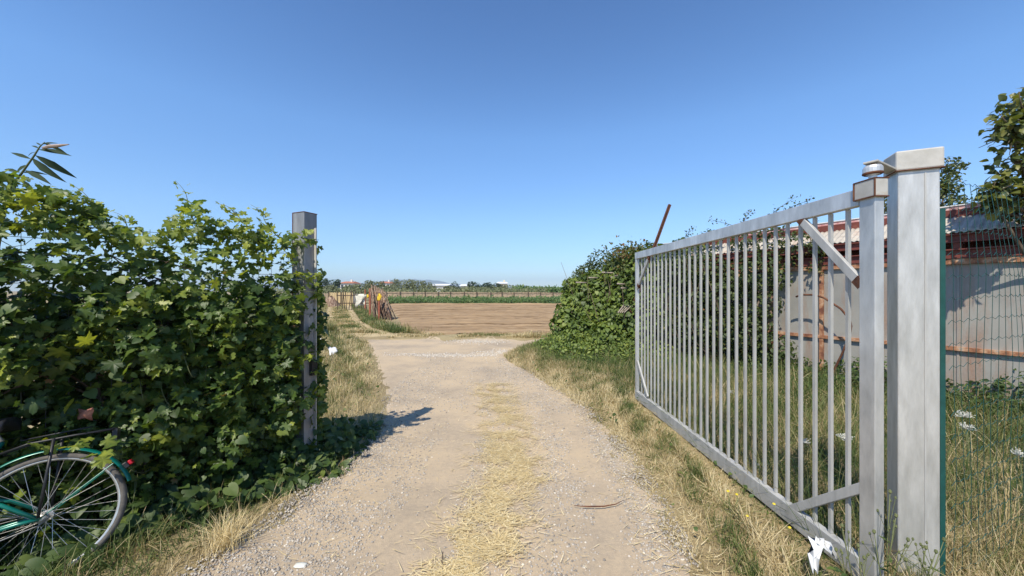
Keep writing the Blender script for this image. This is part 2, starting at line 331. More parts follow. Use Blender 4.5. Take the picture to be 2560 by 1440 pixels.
# path that goes on past the cane stack
pl = np.array([(11.2, -4.9, -1.5), (12.4, -5.6, -2.6), (13.6, -6.4, -4.2), (15.5, -7.6, -5.7), (20, -10.2, -8.2), (28, -14.2, -11.9), (40, -20.0, -17.4), (60, -28.8, -26.2), (95, -44, -41)])
yy = np.concatenate([np.arange(11.2, 30, .3), np.arange(30, 95, 1.5)]); tt = np.linspace(0, 1, 16)
A, B = np.interp(yy, pl[:, 0], pl[:, 1]), np.interp(yy, pl[:, 0], pl[:, 2]); Yr = np.repeat(yy[:, None], 16, 1)
A = A+.15*nz(yy, yy*0, 3., 1, 2); B = B+.15*nz(yy, yy*0+3, 3., 2, 2)
Xr = A[:, None]*(1-tt)+B[:, None]*tt; Zr = gz(Xr, Yr)+np.where(Yr < 13.2, -.004, .012)-.03*(np.minimum(tt, 1-tt) < .01)
sheet('path', np.stack([Xr, Yr, Zr], 2), M['path'])
# ploughed field with furrows along X
def fieldL(y): return np.interp(y, [13.6, 14.3, 17, 20.9, 50], [-2.0, -4.0, -5.2, -6.5, -16.8])
yy = np.arange(13.7, 45.2, .09); tt = np.concatenate([np.linspace(0, .5, 90), np.linspace(.52, 1, 30)]); Yr = np.repeat(yy[:, None], len(tt), 1)
Xr = fieldL(yy)[:, None]*(1-tt)+55*tt
fur = .06*np.abs(np.sin(Yr*3.14/.62+.4*nz(Xr, Yr, 9., 3, 2)))*(1+.6*nz(Xr, Yr, 6., 8, 2))*np.clip((Xr-fieldL(Yr))/2.5, .15, 1)+.035*nz(Xr, Yr, .5, 5, 3)
fur += .10*np.exp(-((Yr-42.6)/.35)**2)-.09*np.exp(-((Yr-41.9)/.3)**2)
Yr = Yr+np.clip((15.2-Yr)/1.5, 0, 1)*.45*nz(Xr, Xr*0, 2.6, 5, 4)
rimz = np.clip((Yr-13.6)/.6, 0, 1)*np.clip((Xr-fieldL(Yr))/.5, 0, 1)
sheet('field', np.stack([Xr, Yr, gz(Xr, Yr)+.01+(.05+fur)*rimz-.03*(rimz < .02)], 2), M['field'])
# hills on the skyline
hx = np.linspace(-2600, 2600, 240); prof = 58+9*nz(hx, hx*0, 1300, 1, 4)+62*np.exp(-((hx+1020)/430)**2)+26*np.exp(-((hx+1900)/420)**2)-26*np.clip((hx+300)/900, 0, 2)
rows = []
for k, (dy, f) in enumerate([(0, 0), (200, .45), (450, .8), (700, 1), (1000, .8), (1500, .0)]):
    rows.append(np.stack([hx, 0*hx+3000+dy+30*nz(hx, hx*0+k, 400, k, 3), -2+np.clip(prof, 8, None)*f*(1+.1*nz(hx, hx*0+9*k, 300, k+2, 3))], 1))
M['hill'] = mat('hill_scrub', [(.3, (.07, .085, .05)), (.7, (.17, .16, .10))], .01, .95)
sheet('hills', np.stack(rows, 0), M['hill'])

# ------------------------------------------------------------------ the gate and its posts
gd = nrm([(1257-1280)/F, 1, 0]); gn = np.array([-gd[1], gd[0], 0])        # along the leaf, and towards the track
YN, YF = 1.945, 5.48
K = 891*2.03
def gateY(u): return K/(u-1257)
A0 = np.array([(2148-1280)/F*2.03, 2.03, 0]); 
def gp(Y, off=0., z=0.):
    """point of the gate's track-side face plane at depth Y, off metres behind it"""
    return A0+gd*((Y-2.03)/gd[1])-gn*off+np.array([0, 0, z])
up = np.array([0, 0, 1.])
gate = thing('metal_gate', 'open galvanised steel bar gate standing along the verge right of the track', 'gate', gp(YN, .025))
def gbox(y0, y1, z0, z1, o0, o1): 
    return MB().box((gp(y0, (o0+o1)/2)+gp(y1, (o0+o1)/2))/2+up*(z0+z1)/2, gd*(y1-y0)/2/gd[1], gn*(o1-o0)/2, up*(z1-z0)/2)
gbox(YN+.09, YF, 2.118, 2.213, 0, .045).build('top_rail', M['galv'], gate, bevel=.004)
gbox(YN+.09, YF, .055, .18, 0, .05).build('bottom_rail', M['galvbar'], gate, bevel=.004)
gbox(YN, YN+.086, .03, 2.15, 0, .052).build('hinge_stile', M['galv'], gate, bevel=.004)
gbox(YF-.062, YF-.002, .182, 2.116, .003, .045).build('latch_stile', M['galv'], gate, bevel=.003)
n = 29
for i in range(n):
    y = 2.13+i*(5.30-2.13)/(n-1)
    gbox(y-.009, y+.009, .182, 2.116, .025, .043).build('bar', M['galvbar'], gate)
cap = gbox(YN-.012, YN+.105, 2.145, 2.245, -.012, .064).build('stile_cap', M['galvlight'], gate, bevel=.008)
w = MB()
for z in (2.147, 2.243):
    c = [gp(YN-.012, -.012, z), gp(YN+.105, -.012, z), gp(YN+.105, .064, z), gp(YN-.012, .064, z)]
    for k in range(4): w.tube([c[k], c[(k+1) % 4]], .0034, 6)
for (y, o) in ((YN-.012, -.012), (YN+.105, -.012)): w.tube([gp(y, o, 2.147), gp(y, o, 2.243)], .004, 6)
w.build('weld_seam', M['rust'], cap, origin=gate.location)
kc = gp(YN+.04, .03, 2.245)
hk = MB().lathe(kc, [(.018, 0), (.018, .025), (.036, .03), (.042, .04), (.042, .062), (.034, .076), (.012, .08)], 18).build('hinge_knuckle', M['galv'], gate, smooth=False)
MB().lathe(kc+up*.028, [(.038, 0), (.0435, .004), (.0435, .010), (.038, .012)], 18).build('rust_ring', M['rust'], hk, origin=gate.location)
def brace(ya, za, yb, zb, rust=True):
    a, b = gp(ya, .012, za), gp(yb, .012, zb); d = nrm(b-a)
    o = MB().beam(a, b, .022, .05, np.cross(gn, d)).build('brace', M['galvbar'], gate, bevel=.003)
    if rust:
        MB().beam(a-d*.002, a+d*.035, .0235, .0515, np.cross(gn, d)).build('rusty_end', M['rust'], o, origin=gate.location); MB().beam(b-d*.085, b-d*.03, .0235, .0515, np.cross(gn, d)).build('rusty_end', M['rust'], o, origin=gate.location)
brace(gateY(1994)-.01, 2.125, 2.0, 1.655); brace(1.99, .60, gateY(1985)+.06, .14, False)
brace(gateY(1620), 2.105, YF-.075, 1.69); brace(YF-.075, .62, gateY(1617), .205, False)

ANG = R(24.3); ox = np.array([math.cos(ANG), -math.sin(ANG), 0]); oy = np.array([math.sin(ANG), math.cos(ANG), 0])
c0 = P(2245, 1431, 2.08); c0[2] = 0
PW, PD = .172, .125
rp = thing('gate_post', 'tall square galvanised gate post with a welded cap and hinge plate', 'gate post', c0+ox*PW/2+oy*PD/2)
MB().box(c0+ox*PW/2+oy*PD/2+up*1.16, ox*PW/2, oy*PD/2, up*1.18).build('post', M['post'], rp, bevel=.006)
MB().box(c0+ox*.112-oy*.001+up*1.16, ox*.0035, oy*.002, up*1.14).build('seam', M['galvbar'], rp)
pc = MB().box(c0+ox*PW/2+oy*PD/2+up*2.377, ox*(PW/2+.013), oy*(PD/2+.013), up*.056).build('post_cap', M['galvlight'], rp, bevel=.009)
w = MB(); q = [c0-ox*.013-oy*.013, c0+ox*(PW+.013)-oy*.013, c0+ox*(PW+.013)+oy*(PD+.013), c0-ox*.013+oy*(PD+.013)]
for k in range(4): w.tube([q[k]+up*2.321, q[(k+1) % 4]+up*2.321], .0035, 6)
w.build('weld_seam', M['rust'], pc, origin=rp.location)
pa = c0+oy*.06+up*2.352
tip = kc+up*.088; hd = nrm((tip-pa)*np.array([1, 1, 0]))
hp = MB().box((tip+pa)/2*np.array([1, 1, 0])+up*2.337, (tip-pa)*np.array([1, 1, 0])/2+hd*.035, np.cross(up, hd)*.03, up*.005).build('hinge_plate', M['galvlight'], rp, bevel=.002)
MB().lathe(np.array([kc[0], kc[1], 2.30]), [(.012, 0), (.012, .048)], 12).build('hinge_pin', M['rust'], hp, origin=rp.location)
MB().lathe(c0+oy*.05+up*2.29-ox*.03, [(.009, 0), (.009, .02), (.014, .02), (.014, .03)], 6, -oy*.5+ox*-.8).build('bolt', M['chrome'], rp)

c1 = P(760, 1170, H*F/(1170-HV)); c1[2] = 0; LW, LD = .160, .137
lp = thing('gate_post', 'square grey gate post with a strike plate at the vine hedge end', 'gate post', c1-ox*LW/2+oy*LD/2)
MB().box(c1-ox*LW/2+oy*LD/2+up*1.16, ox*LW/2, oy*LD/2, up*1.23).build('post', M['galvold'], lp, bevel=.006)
w = MB(); q = [c1, c1-ox*LW, c1-ox*LW+oy*LD, c1+oy*LD]
for k in range(4): w.tube([q[k]+up*2.388, q[(k+1) % 4]+up*2.388], .004, 6)
w.tube([c1-ox*LW+up*.3, c1-ox*LW+up*2.385], .0045, 6); w.build('rusty_edge', M['rust'], lp)
MB().box(c1+oy*(LD-.03)+ox*.014+up*1.2, ox*.014, oy*.004, up*1.05).build('strike_plate', M['galvlight'], lp, bevel=.002)
MB().box(c1+oy*(LD-.055)+ox*.02+up*.92, ox*.02, oy*.03, up*.07).build('latch_box', M['black'], lp, bevel=.004)

# ------------------------------------------------------------------ vine hedge on its wire fence
h0 = c1-ox*.17+oy*.04; hdir = nrm([-.70, -.714, 0]); hn = np.array([-hdir[1], hdir[0], 0]); hn = hn if hn[1] < 0 else -hn   # towards the viewer
def hp_(s, off, z): return h0+hdir*s+hn*off+up*z
fw = thing('wire_mesh_fence', 'thin grey wire mesh fence overgrown by the grapevine', 'fence', h0)
w = MB()
for s in np.arange(0, 3.7, .1): w.tube([hp_(s, 0, 0), hp_(s, 0, 2.12)], .0019, 4, False)
for z in np.arange(.1, 2.13, .1): w.tube([hp_(0, .003, z), hp_(3.65, .003, z)], .0019, 4, False)
w.build('wire_mesh', M['wire'], fw)
for s in (1.75, 3.6): MB().tube([hp_(s, -.03, 0), hp_(s, -.03, 2.15)], .022, 8).build('post', M['rust'], fw)
vine = thing('grapevine_hedge', 'dense leafy grapevine hedge covering the fence behind the bicycle', 'hedge', h0)
TOPU = [-400, 0, 60, 100, 160, 230, 270, 330, 400, 440, 480, 520, 560, 640, 700, 740, 900]; TOPV = [420, 432, 446, 474, 466, 505, 548, 582, 580, 535, 508, 535, 562, 568, 592, 605, 640]
def htop(s):
    p = h0+hdir*np.asarray(s)[:, None]; Y_ = np.clip(p[:, 1], .6, 9); u = 1280+F*p[:, 0]/Y_; return np.clip(H-(np.interp(u, TOPU, TOPV)-HV)/F*Y_, 1.9, 2.5)-.03
N = 19000
s = rng.uniform(-.22, 3.75, N); z = rng.uniform(0, 1, N)**.95*htop(s); fz = z/htop(s)
bul = .10+.18*np.sin(np.clip(fz, 0, 1)*3.14)**.7+.10*(1-fz)+.17*nz(s, z, .62, 5, 3)
bul *= np.clip((s+.32)/.5, .15, 1)
off = rng.choice([1., 1., 1., .55, .2, -.4, -.7], N)*bul+rng.normal(size=N)*.05
thin = .5+.5*np.sin(s*6.1+1.7)*np.sin(s*2.3+.6)
gap = (z > 1.62) & (z < 2.02) & (rng.uniform(size=N) < (.55+.28*thin)*np.clip(1.3-.5*s, .2, 1)) | ((z > 2.02) & (rng.uniform(size=N) < .10)) | ((z > 1.35) & (z < 1.62) & (rng.uniform(size=N) < .2))
gap |= (s < .05) & (off > .17)
keep = ~gap; s, z, off, fz = s[keep], z[keep], off[keep], fz[keep]
pos = h0+hdir*s[:, None]+hn*off[:, None]+up*(z+gz(h0[0], h0[1]))[:, None]
pos += rng.normal(size=pos.shape)*.02
bk = pos-np.array([-2.725, 2.154, 0]); bx_ = bk@np.array([.841, .541, 0]); bf_ = bk@np.array([.541, -.841, 0])
clear = (bx_ < .42) & (z < 1.12) & (bf_ > -.12-.25*np.clip(z-.3, -.3, 1)) & (rng.uniform(size=len(z)) > .02)
s, z, off, fz, pos = s[~clear], z[~clear], off[~clear], fz[~clear], pos[~clear]
nor = hn*.62+up*.62+np.array([-.25, -.5, .55])*.55; nor = np.repeat(nor[None], len(s), 0)
clump = nz(s*1.0, z*1.0, .55, 3, 3)
tint = .42+.26*clump+.2*rng.normal(size=len(s))+.33*np.clip((z-1.7)/.45, 0, 1)*np.clip(1.5-.6*s, .15, 1)-.15*(off < 0)  # lighter young top leaves; shade inside the hedge painted as darker tint behind the wire
tint = np.where(rng.uniform(size=len(s)) < .035, .95, tint)
size = (.040+.085*rng.uniform(size=len(s))**1.7)*np.where(z > 1.9, .85, 1)*np.where(z < .35, .8, 1)
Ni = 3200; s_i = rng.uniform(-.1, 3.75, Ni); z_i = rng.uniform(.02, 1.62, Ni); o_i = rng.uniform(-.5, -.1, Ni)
pos = np.concatenate([pos, h0+hdir*s_i[:, None]+hn*o_i[:, None]+up*z_i[:, None]]); nor = np.repeat(nor[:1], len(pos), 0); size = np.concatenate([size, rng.uniform(.1, .15, Ni)]); tint = np.concatenate([tint, .3+.15*rng.normal(size=Ni)])  # inner leaves closing see-through holes, tinted darker to paint the shaded depth
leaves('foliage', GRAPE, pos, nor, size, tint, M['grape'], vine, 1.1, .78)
k = (rng.uniform(size=len(pos)) < .10) & (pos[:, 2] < 1.85); leaves('second_foliage', HEART, pos[k]+hn*.03+rng.normal(size=(k.sum(), 3))*.03, nor[k], rng.uniform(.03, .07, k.sum()), tint[k]*.9+.1, M['ivy'], vine, 1., .7)
k = (rng.uniform(size=len(pos)) < .007) & (pos[:, 2] < 1.8); leaves('dead_leaves', GRAPE, pos[k]+hn*.02, nor[k], rng.uniform(.03, .07, k.sum()), rng.uniform(.88, 1, k.sum()), M['bramble'], vine, 1., 1.)
w = MB()
for k in range(55):
    s0, z0 = rng.uniform(0, 3.3), rng.uniform(.3, 2.1); o0 = rng.uniform(.22, .38)*(1 if z0 < 1.7 else .5); dx_, dz_ = rng.normal()*.16, rng.uniform(-.22, .2); MB().tube([hp_(s0+dx_*t, o0+.09*math.sin(3.1*t), z0+dz_*t-.07*math.sin(3.1*t)*(k % 3)) for t in np.linspace(0, 1, 6)], [.0026, .0024, .0022, .0018, .0014, .001], 4).build('tendril', M['stem'], vine, True)
w = MB()
for k in range(22):
    s0 = rng.uniform(0, 3.6); pts = [hp_(s0+.05*j*rng.normal()+.02*j, .02+.05*rng.normal(), .02+j*.27) for j in range(8)]; w.tube(pts, [.012, .012, .011, .01, .008, .006, .005, .004], 6)
w.build('stems', M['bark'], vine, True)
lp_, ln_, ls_, lt_ = [], [], [], []
def shoot(base, tipv, k, r=.004, size=.07):
    base, tipv = np.asarray(base), np.asarray(tipv); pts = []
    for j in range(k+1):
        t = j/k; p = base*(1-t)+tipv*t+np.array([.02*math.sin(7*t+k), .0, .03*math.sin(3.1*t)]); pts.append(p)
        if j and j < k:
            for e in range(2):
                sd = (1 if (j+e) % 2 else -1); pp = p+hdir*sd*.05*(1-t*.6)+rng.normal(size=3)*.015; lp_.append(pp); ln_.append(hn*.6+up*.8+hdir*-sd*.4); ls_.append(size*(1-.65*t)*rng.uniform(.8, 1.2)); lt_.append(.7+.3*t)
    MB().tube(pts, np.linspace(r, .0012, k+1), 5).build('young_shoot', M['stem'], vine, True)
for (ub, vb, ut, vt, Y) in ((500, 580, 440, 452, 3.0), (690, 590, 628, 512, 3.25), (620, 560, 540, 508, 3.15), (290, 590, 175, 458, 2.6), (345, 600, 285, 530, 2.75), (150, 560, 100, 455, 2.45), (60, 520, 20, 440, 2.35), (470, 600, 420, 540, 2.95), (580, 600, 600, 545, 3.1)):
    shoot(P(ub, vb, Y), P(ut, vt, Y), 9)
for (ub, vb, ut, vt, Y) in ((730, 620, 800, 600, 3.34), (720, 690, 812, 690, 3.33), (735, 590, 790, 583, 3.3), (740, 700, 800, 720, 3.36), (720, 905, 790, 900, 3.3), (725, 1010, 800, 1005, 3.3)): shoot(P(ub, vb, Y), P(ut, vt, Y), 5, .003, .09)
leaves('shoot_leaves', GRAPE, np.array(lp_), np.array(ln_), np.array(ls_)*1.25, np.array(lt_)+rng.normal(size=len(lt_))*.12, M['grape'], vine, .6, .4)
lv = np.array([P(u+rng.normal()*14, v+rng.normal()*9, 2.12+rng.uniform(-.06, .08)) for (u, v) in ((240, 1128), (225, 1145), (250, 1150), (205, 1120), (262, 1130), (235, 1160), (215, 1105), (280, 1110), (255, 1105), (190, 1100), (170, 1112), (270, 1145), (120, 1120), (60, 1100))])
leaves('foliage', GRAPE, lv, np.repeat((hn*.4+up)[None], len(lv), 0), rng.uniform(.05, .085, len(lv)), .75+.2*rng.normal(size=len(lv)), M['grape'], vine, .9, .4)
tag(MB().slab(np.array([[P(195+18*i+3*math.sin(j*2), 1022+9*j+4*math.sin(i*2+j), 2.36+.02*math.sin(i*3+j)) for i in range(3)] for j in range(4)]), (0, .004, 0)).build('withered_leaf', M['redfruit'], None, True, origin=P(205, 1035, 2.37)), 'withered red brown leaf hanging on the hedge above the bicycle', 'leaf')

# bindweed and low leaves along the foot of the hedge
N = 2600; s = rng.uniform(-.5, 3.6, N); o_ = rng.uniform(-.05, .62, N)*np.clip((s+.9)/1.2, .35, 1); z = np.abs(rng.normal(size=N))*.11*(1.1-o_)+.02
pos = h0+hdir*s[:, None]+hn*o_[:, None]+up*z[:, None]; dn = nz(pos[:, 0], pos[:, 1], .5, 2, 3); k = dn > -.35; pos = pos[k]; pos[:, 2] += gz(pos[:, 0], pos[:, 1])
bw = leaves('bindweed', HEART, pos, np.repeat((hn*.6+up)[None], len(pos), 0), rng.uniform(.035, .085, len(pos)), .45+.2*rng.normal(size=len(pos)), M['ivy'], None, .7, .5, origin=(h0[0], h0[1], 0))
tag(bw, 'low bindweed leaves carpeting the foot of the hedge', 'undergrowth', kind='stuff')

# buddleia shoot above the hedge
bd = thing('buddleia_branch', 'grey green branch with a pale flower spike rising above the vine hedge', 'branch', hp_(1.75, -.25, 0))
Yb = 2.55; stem = [hp_(1.75, -.25, 0), P(-20, 700, 2.7), P(20, 480, 2.6), P(60, 425, Yb), P(85, 390, Yb), P(100, 366, Yb), P(112, 355, Yb)]
MB().tube(stem, [.012, .011, .008, .006, .005, .004, .002], 6).build('stem', M['stem'], bd, True)
LV = [(78, 398, 25, 380), (80, 395, 122, 442), (88, 388, 140, 418), (70, 412, 15, 425), (92, 380, 60, 366), (96, 374, 145, 360), (98, 372, 72, 352), (104, 362, 108, 340), (104, 364, 80, 350), (62, 425, 110, 438), (50, 432, 0, 416), (108, 358, 134, 346), (55, 432, 75, 410), (40, 450, 5, 435), (46, 446, 70, 446)]
pos = np.array([P(a, b, Yb) for a, b, c, d in LV]); tp = np.array([P(c, d, Yb-.03) for a, b, c, d in LV])-pos; ln = np.linalg.norm(tp, axis=1)
Rm = frames(np.repeat(np.array([[.2, -.95, .35]]), len(LV), 0)+rng.normal(size=(len(LV), 3))*.3, tp)*ln[:, None, None]
inst('leaf_sprays', LONG, rng.integers(0, 2, len(LV)), Rm, pos, rng.uniform(.2, .8, len(LV)), M['buddleia'], bd)
MB().tube([P(108, 370, Yb), P(125, 366, Yb-.02), P(148, 364, Yb-.03), P(172, 361, Yb-.04)], [.008, .012, .010, .003], 7).build('flower_spike', M['paleflower'], bd)

# ------------------------------------------------------------------ bicycle (local frame: x forward, y towards the viewer, z up)
bike = thing('bicycle', 'teal green city bicycle with a black luggage rack leaning into the vine hedge', 'bicycle', (0, 0, 0))
al, be = .571, .243
d_ = np.array([math.cos(al), math.sin(al), 0]); nn = np.array([math.sin(al), -math.cos(al), 0]); bz = up*math.cos(be)-nn*math.sin(be); by = np.cross(bz, -d_)
ax_w = np.array([(111-1280)/F*2.154, 2.154, H-(1291.6-HV)/F*2.154]); RW = .345
bo = ax_w-bz*RW
bike.matrix_world = Matrix(((-d_[0], by[0], bz[0], bo[0]), (-d_[1], by[1], bz[1], bo[1]), (-d_[2], by[2], bz[2], bo[2]), (0, 0, 0, 1)))
ys_ = 1 if np.dot(by, nn) > 0 else -1                  # side of the viewer
O3 = (0, 0, 0)
def ring(c, r, rad, n=64, k=10): return MB().tube([np.array([c[0]+r*math.cos(2*math.pi*i/n), c[1], c[2]+r*math.sin(2*math.pi*i/n)]) for i in range(n)], rad, k, closed=True)
def wheel(cx):
    c = (cx, 0, RW)
    wo = MB().lathe((cx, -.045, RW), [(.016, 0), (.030, .012), (.030, .02), (.014, .024), (.014, .066), (.028, .07), (.028, .078), (.012, .09)], 14, (0, 1, 0)).build('wheel', M['chrome'], bike, origin=O3)
    ring(c, RW-.018, .018).build('tyre', M['rubber'], wo, True, origin=O3)
    rm = MB(); n = 64; base = []
    prof = [(.304, -.012), (.304, .012), (.316, .014), (.322, .012), (.322, -.012), (.316, -.014)]
    pts = np.array([[(cx+r*math.cos(2*math.pi*i/n), y, RW+r*math.sin(2*math.pi*i/n)) for (r, y) in prof+prof[:1]] for i in range(n+1)]); rm.grid(pts).build('rim', M['chrome'], wo, True, origin=O3)
    sp = MB()
    for i in range(36):
        a = 2*math.pi*i/36; sd = 1 if i % 2 else -1; b = a+(.9 if i % 4 < 2 else -.9)
        sp.tube([(cx+.026*math.cos(b), sd*.03, RW+.026*math.sin(b)), (cx+.306*math.cos(a), sd*.004, RW+.306*math.sin(a))], .0012, 4, False)
    sp.build('spokes', M['chrome'], wo, origin=O3); return wo
WB = 1.08
wheel(0); wheel(WB)
def guard(cx, a0, a1, name='mudguard'):
    pts = np.array([[(cx+(.362+.012*math.cos(q*1.57))*math.cos(t), .028*math.sin(q*1.57), RW+(.362+.012*math.cos(q*1.57))*math.sin(t)) for q in np.linspace(-1, 1, 7)] for t in np.linspace(a0, a1, 40)])
    o = MB().slab(pts, (0, 0, 0.0015)).build(name, M['teal'], bike, True, origin=O3); return o
g = guard(0, R(12), R(168)) if False else guard(0, R(22), R(172)); g2 = guard(WB, R(20), R(150))
def bt(name, pts, r, m, par=bike, n=8): return MB().tube(pts, r, n).build(name, m, par, True, origin=O3)
aa = R(140); st = MB()
for sd in (-1, 1): st.tube([(0, sd*.06, RW), (.358*math.cos(aa), sd*.03, RW+.358*math.sin(aa))], .0035, 6)
# the rear of the bicycle points to +d_, which is -x here
bpy.data.objects.remove(g, do_unlink=True); g = guard(0, R(8), R(163))
st.build('mudguard_stay', M['teal'], g, origin=O3)
fr = MB(); bb = (.43, 0, .29); seat = (.20, 0, .80); head0 = (.93, 0, .62); head1 = (.88, 0, .86)
for sd in (-1, 1):
    fr.tube([(0, sd*.062, RW), (.08, sd*.058, RW-.004), (.40, sd*.035, .295)], [.010, .011, .011], 8)
    fr.tube([(0, sd*.062, RW), (.15, sd*.055, RW+.115), (.325, sd*.025, .53)], .011, 8)
fr.tube([bb, seat], .0145, 10); fr.tube([bb, (.60, 0, .34), (.80, 0, .50), head0], .018, 10); fr.tube([(.30, 0, .55), (.55, 0, .50), (.75, 0, .58), (.905, 0, .72)], .013, 10); fr.tube([head0, head1], .018, 10)
fr.build('frame', M['teal'], bike, True, origin=O3)
fk = MB()
for sd in (-1, 1): fk.tube([(.925, sd*.045, .64), (.97, sd*.05, .50), (WB, sd*.05, RW)], [.012, .011, .008], 8)
fk.tube([(.925, -.05, .64), (.925, .05, .64)], .012, 8); fk.build('fork', M['teal'], bike, True, origin=O3)
bt('seat_post', [seat, (.25, 0, .88)], .0125, M['chrome'])
sdl = np.array([[(.47-.30*a, (.085*a**1.4+.018)*q, .915-.030*q*q+.02*a) for q in np.linspace(-1, 1, 9)] for a in np.linspace(0, 1, 10)])
MB().slab(sdl, (0, 0, -.05)).build('saddle', M['black'], bike, True, origin=O3)
hb = bt('handlebar', [(.80, -.28, 1.02), (.84, -.2, 1.04), (.87, -.06, 1.02), (.87, .06, 1.02), (.84, .2, 1.04), (.80, .28, 1.02)], .011, M['chrome'])
bt('stem', [(.88, 0, .86), (.87, 0, 1.02)], .012, M['chrome'])
for sd in (-1, 1): MB().tube([(.80, sd*.28, 1.02), (.74, sd*.36, 1.0)], .017, 8).build('grip', M['black'], hb, True, origin=O3)
cr = MB().lathe((.43, ys_*.05-.003, .29), [(.085, 0), (.09, .002), (.09, .004), (.085, .006)], 28, (0, 1, 0)).build('crank', M['chrome'], bike, origin=O3)
q = MB()
for sd in (-1, 1):
    q = MB(); q.beam((.43, sd*.075, .29), (.43+sd*.16, sd*.075, .29-.05*sd), .012, .022); q.box((.43+sd*.16, sd*.12, .29-.05*sd), (.045, 0, 0), (0, .035, 0), (0, 0, .012)); q.build('pedal', M['black'], cr, origin=O3)
pass
bt('chain', [(0, ys_*.045, RW+.035), (.43, ys_*.05, .29+.088), (.52, ys_*.05, .29), (.43, ys_*.05, .29-.088), (0, ys_*.045, RW-.035), (-.035, ys_*.045, RW), (0, ys_*.045, RW+.035)], .004, M['wire'])
rk = MB(); zt = RW+.435
for sd in (-1, 1):
    rk.tube([(.20, sd*.03, zt-.05), (.08, sd*.05, zt-.012), (-.10, sd*.055, zt), (-.26, sd*.05, zt+.005)], .0065, 8)
    rk.tube([(0.0, sd*.075, RW+.01), (-.01, sd*.07, RW+.2), (-.02, sd*.056, zt)], .0075, 8)
rk.tube([(-.26, -.05, zt+.005), (-.26, .05, zt+.005)], .0065, 8)
for x_ in (.08, -.02, -.12, -.20): rk.tube([(x_, -.052, zt-.002), (x_, .052, zt-.002)], .004, 6)
rk.tube([(.12, -.02, zt+.012), (-.14, -.015, zt+.035), (-.16, 0, zt+.036), (-.14, .015, zt+.035), (.12, .02, zt+.012)], .0045, 6)
r_ = rk.build('luggage_rack', M['black'], bike, True, origin=O3)
MB().box((-.27, 0, zt-.03), (.012, 0, 0), (0, .03, 0), (0, 0, .035)).build('plate_holder', M['black'], r_, origin=O3)
aa = R(148); tc_ = np.array([.383*math.cos(aa), -ys_*.02, RW+.383*math.sin(aa)]); td = np.array([math.cos(aa), 0, math.sin(aa)])
tl = MB().box(tc_, td*.014, (0, .026, 0), np.array([-td[2], 0, td[0]])*.02).build('tail_light', M['black'], bike, bevel=.006, origin=O3)
MB().box(tc_+td*.02+np.array([-.002, 0, .004]), td*.009, (0, .022, 0), np.array([-td[2], 0, td[0]])*.015).build('red_lens', M['redlens'], tl, bevel=.006, origin=O3)
bt('kickstand', [(.38, ys_*.04, .26), (.27, ys_*.10, .15), (.15, ys_*.13, .05)], .008, M['chrome'])

# ------------------------------------------------------------------ green wire fence right of the post
f0 = c0+ox*(PW+.022)+oy*.02; fdir = nrm([.94, .342, 0]); fnv = np.array([fdir[1], -fdir[0], 0])
gf = thing('green_wire_fence', 'green coated wire mesh fence beside the gate post', 'fence', f0)
MB().box(f0+up*1.04-ox*.008, ox*.011, oy*.012, up*1.06).build('post', M['greenwire'], gf, bevel=.002)
w = MB(); LF = 4.2
def fp(s, z):
    back = -.03*max(0, z-1.75)/.5+.02*math.sin(s*1.9+z); return f0+fdir*(s+.02)+fnv*(back+.012*math.sin(s*5+z*3))+up*(z+.02*math.sin(s*2.2))
for s in np.arange(.05, LF, .082): w.tube([fp(s, z) for z in (0, .6, 1.2, 1.75, 2.0, 2.25)], .0013, 4, False)
zz = list(np.arange(.1, 2.2, .125))+[2.25]
for z in zz: w.tube([fp(s, z+(.012 if k % 2 else -.008)*(1 if k % 4 < 2 else .5)) for k, s in enumerate(np.arange(0, LF, .041))], .0014, 4, False)
w.build('wire_mesh', M['greenwire'], gf)
for s in (2.1, 4.2): MB().box(f0+fdir*s+up*1.04, fdir*.014, fnv*.018, up*1.1).build('post', M['greenwire'], gf)

# ------------------------------------------------------------------ rusty shed
W0 = np.array([5.9, 6.42, 0]); wa = nrm([.49, -.87, 0]); wn = np.array([wa[1], -wa[0], 0])      # along the wall (towards the viewer), out of the wall
def wp(s, o=0., z=0.): return W0+wa*s+wn*o+up*z
M['shedwall'] = None
def shedmat():
    m, nt, b = nodes('grey_painted_sheet_with_rust')
    n1 = noise(nt, .9, 6, .6); r1 = ramp(nt, [(.3, (.23, .222, .20)), (.55, (.315, .30, .265)), (.75, (.27, .245, .21))])
    n2 = noise(nt, 2.2, 8, .7, (1, 1, .16)); r2 = ramp(nt, [(.49, (0, 0, 0)), (.59, (.45, .45, .45)), (.70, (1, 1, 1))]); n3 = noise(nt, 30, 5, .7); r3 = ramp(nt, [(.3, (.20, .085, .045)), (.7, (.38, .21, .12))])
    mx = nt.nodes.new('ShaderNodeMix'); mx.data_type = 'RGBA'
    L = nt.links.new; L(n1.outputs['Fac'], r1.inputs[0]); L(n2.outputs['Fac'], r2.inputs[0]); L(n3.outputs['Fac'], r3.inputs[0])
    L(r2.outputs[0], mx.inputs['Factor']); L(r1.outputs[0], mx.inputs['A']); L(r3.outputs[0], mx.inputs['B']); L(mx.outputs['Result'], b.inputs['Base Color'])
    b.inputs['Roughness'].default_value = .6; return m
M['shedwall'] = shedmat()
shed = thing('metal_shed', 'low rusty shed of grey metal sheets with a corrugated roof', 'shed', wp(0))
MB().box(wp(-.1, -1.6, 1.06), wa*4.2, wn*1.6, up*1.06).build('wall', M['shedwall'], shed)
for s in (-3.5, -1.6, -1.0, .4, 1.2, 2.8, 3.5): MB().box(wp(s, .006, 1.05), wa*.012, wn*.006, up*1.04).build('sheet_joint', M['shedwall'], shed)
